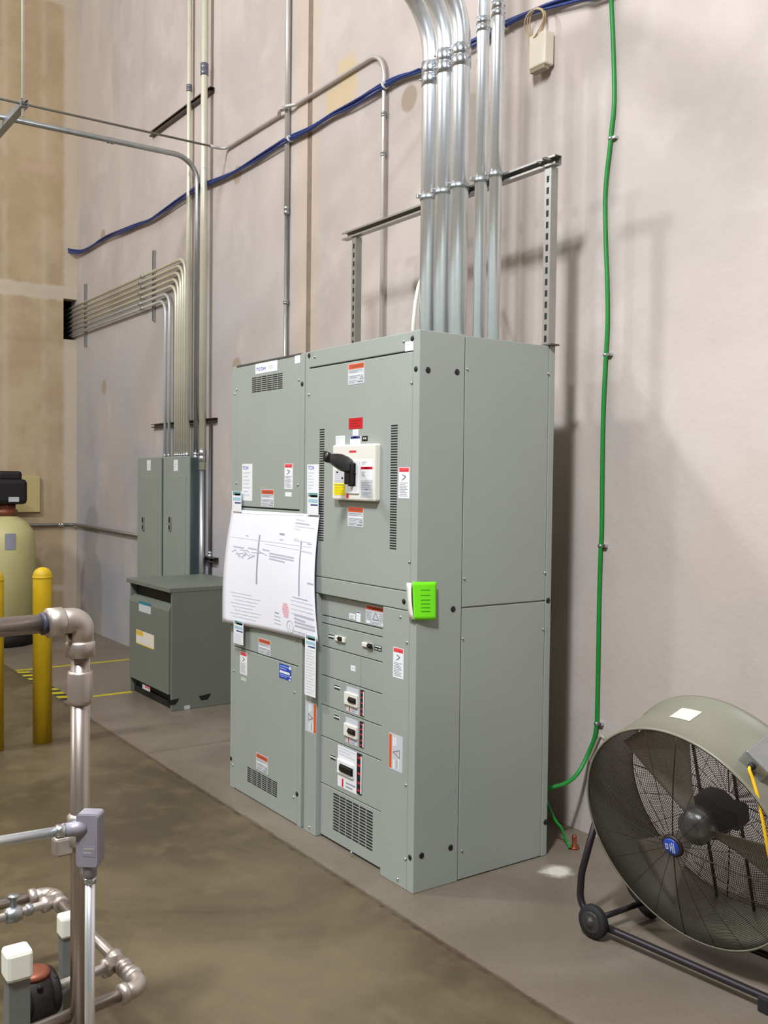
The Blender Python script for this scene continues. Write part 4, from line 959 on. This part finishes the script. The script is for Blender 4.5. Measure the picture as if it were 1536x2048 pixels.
Fm = Fr(fc+fn*.155+fh*.09+fv*.04, fh, fv, -fn); MB().fbbox(Fm, -.03, .05, -.035, .035, -.05, .03, .008).build('motor_box', MOTOR, mo)
for s in (-.075, .075):
    MB().tube([fp_(s, -math.sqrt(R_**2-s*s)+.006, DPT-.03), fp_(s, math.sqrt(R_**2-s*s)-.006, DPT-.03)], .006, 8).build('motor_mount', GUARD, FAN)
# stand: two bent tubes joined by cross tubes, wheels on the left, feet on the right
def yF(x): return .36+(x-.70)*.085
piv = {-1: fp_(-R_-.012, 0, .13), 1: fp_(R_+.012, 0, .13)}
for s, dy, nm in ((0, 0., 'stand_tube'), (1, .27, 'stand_tube')):
    xl_, xr_ = .60, 1.47
    pts = [piv[-1]+V((-.012, -.01+.02*s, 0)), V((xl_-.03, yF(.6)+dy+.02, .2)), V((xl_-.02, yF(.6)+dy, .075)), V((xl_+.10, yF(.7)+dy, .045)), V((xr_-.10, yF(1.4)+dy, .045)), V((xr_+.02, yF(1.5)+dy, .09)), V((xr_+.03, yF(1.5)+dy+.02, .2)), piv[1]+V((.012, -.01+.02*s, 0))]
    MB().tube(fillet(pts, [0, .2, .09, .12, .12, .09, .2, 0], 7), .0135, 12).build(nm, TUBEB, FAN)
for x in (.66, 1.40): MB().tube([(x, yF(x)-.0, .058), (x, yF(x)+.27, .058)], .011, 10).build('cross_tube', TUBEB, FAN)
for dy in (-.028, .288):
    c = V((.672, yF(.672)+dy, .062)); ax = V((.06, -1, 0)).normalized()
    whl = MB().lathe(c-ax*.018, ax, [(.04, 0), (.058, .003), (.062, .010), (.062, .026), (.058, .033), (.04, .036)], 36).build('wheel', RUBBER, FAN)
    MB().lathe(c+ax*.012, ax, [(.042, 0), (.040, .008), (.03, .006), (.016, .010), (.014, .016), (.0005, .017)], 28).build('wheel_hub', mat('hub_dark', (60, 58, 56), .35, .3), whl)
for dy in (0, .27):
    c = V((1.33, yF(1.33)+dy, 0)); MB().bbox((c.x-.02, c.y-.02, 0), (c.x+.02, c.y+.02, .05), .005).build('foot', RUBBER, FAN)
for s in (-1, 1):
    MB().lathe(fp_(s*(R_-.002), 0, .13), fh*s, [(.04, 0), (.04, .006), (.018, .008), (.018, .035), (.03, .037), (.03, .05), (.0005, .052)], 20).build('pivot_knob', MOTOR, FAN)
# carrying handle on the upper left of the drum
ha = math.radians(148)
def hp(t, c, r): return fc+(fh*math.cos(t)+fv*math.sin(t))*r+fn*c
MB().tube(fillet([hp(ha-.17, .05, R_), hp(ha-.17, .05, R_+.035), hp(ha+.17, .05, R_+.035), hp(ha+.17, .05, R_)], .012, 4), .007, 8).build('handle', DRUM, FAN)
# plate on the drum, switch box and cord
pa = math.radians(91); qd = []
for c in (.10, .175):
    for i in range(6):
        t = pa-.10+i*.04; qd.append(hp(t, c, R_+.0015))
MB().add(qd, [(i, i+1, 7+i, 6+i) for i in range(5)]).build('label', mat('plate_cream', (222, 216, 196), .4), FAN)
ja = math.radians(49); jn = fh*math.cos(ja)+fv*math.sin(ja); jt = -fh*math.sin(ja)+fv*math.cos(ja)
FJ = Fr(hp(ja, .13, R_), fn, jt, jn)
jb = MB().fbbox(FJ, -.07, .06, -.05, .045, -.004, .05, .006).build('switch_box', GALVM, FAN)
j0 = FJ.p(-.075, .0, .022)
MB().lathe(FJ.p(-.066, .0, .022), -FJ.u, [(.012, 0), (.012, .012), (.008, .018)], 12).build('cord_grip', MOTOR, jb)
jd = (j0-CAM).dot(CF)
cpts = [j0+fn*.02, j0-fn*.012, atD(1506, 1560, jd-.02), atD(1517, 1600, jd-.04), atD(1527, 1650, jd-.05), atD(1536, 1700, jd-.05), atD(1552, 1800, jd-.03), V((1.50, .24, .02)), V((1.62, .26, .008)), V((2.2, .4, .008))]
MB().tube(spline(cpts, 6), .0055, 8).build('power_cord', YELC, FAN)

# ------------------------------------------------------------------ foreground piping (left)
pp = atD(160, 1640, 2.5); px_, py_ = pp.x, pp.y; PR = .0238
ze = 1.316
RIS = thing('riser_pipe', (px_, py_, 0), 'thick stainless riser pipe with an elbow at its top in the left foreground', 'pipe')
MB().tube([(px_, py_, .03), (px_, py_, ze-.03)], PR, 28).build('riser', STEEL, RIS)
MB().lathe((px_, py_, 0), (0, 0, 1), [(.06, 0), (.06, .008), (.03, .012), (.028, .04)], 28).build('floor_flange', STEELF, RIS)
ydir = V((.10, -1, 0)).normalized()
el = fillet([V((px_, py_, ze-.075)), V((px_, py_, ze)), V((px_, py_, ze))+ydir*.085], .024, 10)
MB().tube(el, .0335, 28).build('elbow', STEELF, RIS)
MB().lathe((px_, py_, ze-.095), (0, 0, 1), [(PR+.003, 0), (.037, .004), (.037, .036), (.034, .042)], 28).build('elbow_socket', STEELF, RIS)
e0 = V((px_, py_, ze))
MB().lathe(e0+ydir*.045, ydir, [(.034, 0), (.0375, .005), (.0375, .04), (PR+.002, .045)], 28).build('elbow_socket', STEELF, RIS)
MB().lathe(e0+ydir*.092, ydir, [(PR+.0005, 0), (PR+.005, .003), (PR+.005, .008), (PR+.0005, .012)], 28).build('seal_ring', mat('seal_blue', (60, 60, 76), .5), RIS)
MB().tube([e0+ydir*.08, e0+ydir*1.9], PR, 28).build('top_pipe', STEEL, RIS)
zc = (1.186, 1.106)
MB().lathe((px_, py_, zc[1]), (0, 0, 1), [(PR+.002, -.006), (.0305, .0), (.0315, .006), (.0315, zc[0]-zc[1]-.006), (.0295, zc[0]-zc[1]), (PR, zc[0]-zc[1])], 28).build('coupling', STEELF, RIS)
# electrical conduit with a cast fitting, strapped beside the riser
L0 = atD(180, 1680, 2.3); lx, ly = L0.x, L0.y
zb0, zb1 = .765, .892
CON = thing('conduit', (lx, ly, 0), 'thin galvanised conduit with a cast grey fitting strapped to the riser pipe', 'conduit')
MB().tube([(lx, ly, .02), (lx, ly, zb0+.0)], .0118, 18).build('pipe', GALV, CON)
FL = Fr((lx, ly, 0), CR, (0, 0, 1), -CF)
body = MB(); n_ = 20
def rr(w, h, r, z):
    out = []
    for (sx, sy, a0) in ((1, 1, 0), (-1, 1, 90), (-1, -1, 180), (1, -1, 270)):
        for k in range(5):
            t = math.radians(a0+k*22.5); out.append((sx*(w-r)+r*math.cos(t), sy*(h-r)+r*math.sin(t)))
    return out
FLB = Fr((lx, ly, (zb0+zb1)/2), V((.62, .78, 0)), (0, 0, 1), V((.78, -.62, 0)))
hh = (zb1-zb0)/2
body.fpoly(FLB, rr(.027, hh, .009, 0), -.022, .018)
lb = body.build('fitting_body', LBGREY, CON)
MB().fpoly(FLB, rr(.0255, hh-.002, .008, 0), .018, .0215).build('fitting_cover', LBGREY, lb)
sticker(lb, FLB, (-.009, .02, -.036, -.012), 'cast_lettering', LBGREY, [('lines', 'print', mat('cast_light', (176, 170, 168), .45, .3), .05, .95, .1, .9, 2)], .0215)
MB().lathe((lx, ly, zb0-.03), (0, 0, 1), [(.0125, 0), (.0165, .004), (.0165, .022), (.019, .032)], 20).build('fitting_hub', LBGREY, lb)
MB().lathe((lx, ly, zb0-.046), (0, 0, 1), [(.0125, 0), (.016, .003), (.016, .014), (.0125, .017)], 6).build('compression_nut', ZINC, lb)
hd = V((-.09, -1, -.0)).normalized(); hs = V((lx, ly, zb1-.035))
MB().lathe(hs+hd*.012, hd, [(.02, 0), (.0185, .025), (.0165, .028), (.0165, .045)], 20).build('fitting_hub', LBGREY, lb)
MB().lathe(hs+hd*.056, hd, [(.0125, 0), (.0165, .003), (.0165, .02), (.0125, .024)], 6).build('compression_nut', ZINC, lb)
MB().tube([hs+hd*.05, hs+hd*1.6], .0118, 18).build('pipe', GALV, CON)
# valve and strap behind the fitting on the riser
rv = MB().lathe((px_, py_, .735), (0, 0, 1), [(PR+.001, 0), (.032, .006), (.032, .03), (.029, .036), (.029, .05), (.032, .056), (.032, .078), (PR+.001, .084)], 24).build('union', STEELF, RIS)
MB().bbox((px_-.03, py_-.066, .715), (px_+.01, py_-.012, .765), .008).build('drain_boss', STEELF, RIS)
MB().tube([(px_, py_, .70), (lx, ly, .70)], .007, 8).build('strap', ZINC, CON)

# floor loop: two corners, a tee with pumps
ZL = .29; LR = .0168
E1 = onZ(285, 1972, ZL); E2 = onZ(100, 1786, ZL)
d1 = (E2-E1).normalized(); d2 = V((d1.y, -d1.x, 0)); d2 = d2 if d2.y < 0 else -d2
LOOP = thing('pipe_loop', (E1.x, E1.y, 0), 'low stainless pipe loop with elbows near the floor at bottom left', 'pipe')
MB().tube([E1+d1*.03, E2-d1*.03], LR, 20).build('long_pipe', STEEL, LOOP)
dF = (onZ(100, 2047, ZL)-E1).normalized()
MB().tube([E1+dF*.03, E1+dF*.9], LR, 20).build('near_pipe', STEEL, LOOP)
dB = (onZ(0, 1809, ZL)-E2).normalized()
MB().tube([E2+dB*.03, E2+dB*.8], LR, 20).build('far_pipe', STEEL, LOOP)
def elbow(c, da, db, nm='elbow'):
    o = MB().tube(fillet([c+da*.062, c, c+db*.062], .035, 8), .0225, 22).build(nm, STEELF, LOOP)
    for d in (da, db):
        MB().lathe(c+d*.045, d, [(.0225, 0), (.0275, .004), (.0275, .022), (LR+.001, .026)], 22).build('collar', STEELF, o)
    return o
elbow(E1, d1, dF); elbow(E2, -d1, dB)
for f in (.115, .15, .17):
    c = E1+d1*((E2-E1).length*f); MB().lathe(c-d1*.012, d1, [(LR+.001, 0), (.024, .003), (.024, .02), (LR+.001, .024)], 20).build('collar', STEELF, LOOP)
def tee(px, py, length, nm):
    c = onZ(px, py, ZL); t = (c-E1).dot(d1); c = E1+d1*t
    o = MB().lathe(c-d1*.045, d1, [(LR+.001, 0), (.026, .003), (.026, .02), (.0225, .024), (.0225, .066), (.026, .07), (.026, .087), (LR+.001, .09)], 20).build(nm, STEELF, LOOP)
    MB().lathe(c, dF, [(.0225, 0), (.0225, .03), (.026, .034), (.026, .052), (.014, .056), (.014, length)], 18).build('branch', STEELF, o)
    MB().lathe(c+dF*.085, dF, [(.0145, 0), (.02, .003), (.02, .02), (.0145, .023)], 6).build('union_nut', GALVM, o)
    return c
T1 = tee(222, 1931, .2, 'tee'); T2 = tee(118, 1800, .22, 'tee')
MB().bbox((-.012, -.012, 0), (.012, .012, .03), .003)
v = MB().lathe(T2+dF*.12, dF, [(.014, 0), (.024, .006), (.027, .02), (.024, .05), (.014, .058)], 18).build('valve_body', GALVM, LOOP)
MB().lathe(T2+dF*.148, (0, 0, 1), [(.010, 0), (.010, .05), (.018, .052), (.018, .062), (.002, .064)], 14).build('valve_stem', GALVM, v)
def pump(c, lab, top):
    o = thing('circulating_pump', (c.x, c.y, c.z-.1), lab, 'pump', 'dark pumps on the loop')
    MB().lathe(c-dF*.055, dF, [(.03, 0), (.062, .004), (.064, .02), (.05, .026), (.05, .08), (.064, .086), (.062, .105), (.03, .11)], 26).build('volute', RUSTY, o)
    MB().lathe(c-V((0, 0, .07)), (0, 0, 1), [(.03, 0), (.06, .012), (.068, .05), (.062, .09), (.05, .115), (.03, .13)], 26).build('casing', RUSTY, o)
    MB().lathe(c+V((0, 0, .052)), (0, 0, 1), [(.042, 0), (.042, .014), (.03, .02), (.0005, .022)], 22).build('cover', top, o)
    for k in range(6):
        t = PI/3*k; MB().lathe(c+V((.055*math.cos(t), .055*math.sin(t), .04)), (0, 0, 1), [(.008, 0), (.008, .012), (.0005, .013)], 6).build('bolt', RUSTY, o)
    return o
pump(T1+dF*.255+V((0, 0, .0)), 'dark iron pump with a copper-coloured top between the two white-capped posts', BRONZE)
pump(T2+dF*.30, 'dark iron pump on the far branch cut off by the left edge', MOTOR)
# strut posts with white caps
for (px, py, d, lab, rot) in ((34, 1922, 1.95, 'nearer strut post with a white plastic cap at bottom left', .0), (136, 1847, 2.72, 'white-capped strut post standing behind the thick riser pipe', .0)):
    c = atD(px, py, d); zt_ = c.z
    o = thing('strut_post', (c.x, c.y, 0), lab, 'post', 'white-capped strut posts')
    s = strut((c.x+.02, c.y, 0.006), (c.x+.02, c.y, zt_), (0, 1, 0), (-1, 0, 0), mat('strut_painted', (122, 126, 124), .45, .4), o, 'channel')
    MB().bbox((c.x-.025, c.y-.026, zt_-.032), (c.x+.027, c.y+.026, zt_+.028), .008).build('cap', STRAPW, o)
    MB().bbox((c.x-.06, c.y-.045, 0), (c.x+.06, c.y+.045, .006), .001).build('foot_plate', GALVM, o)
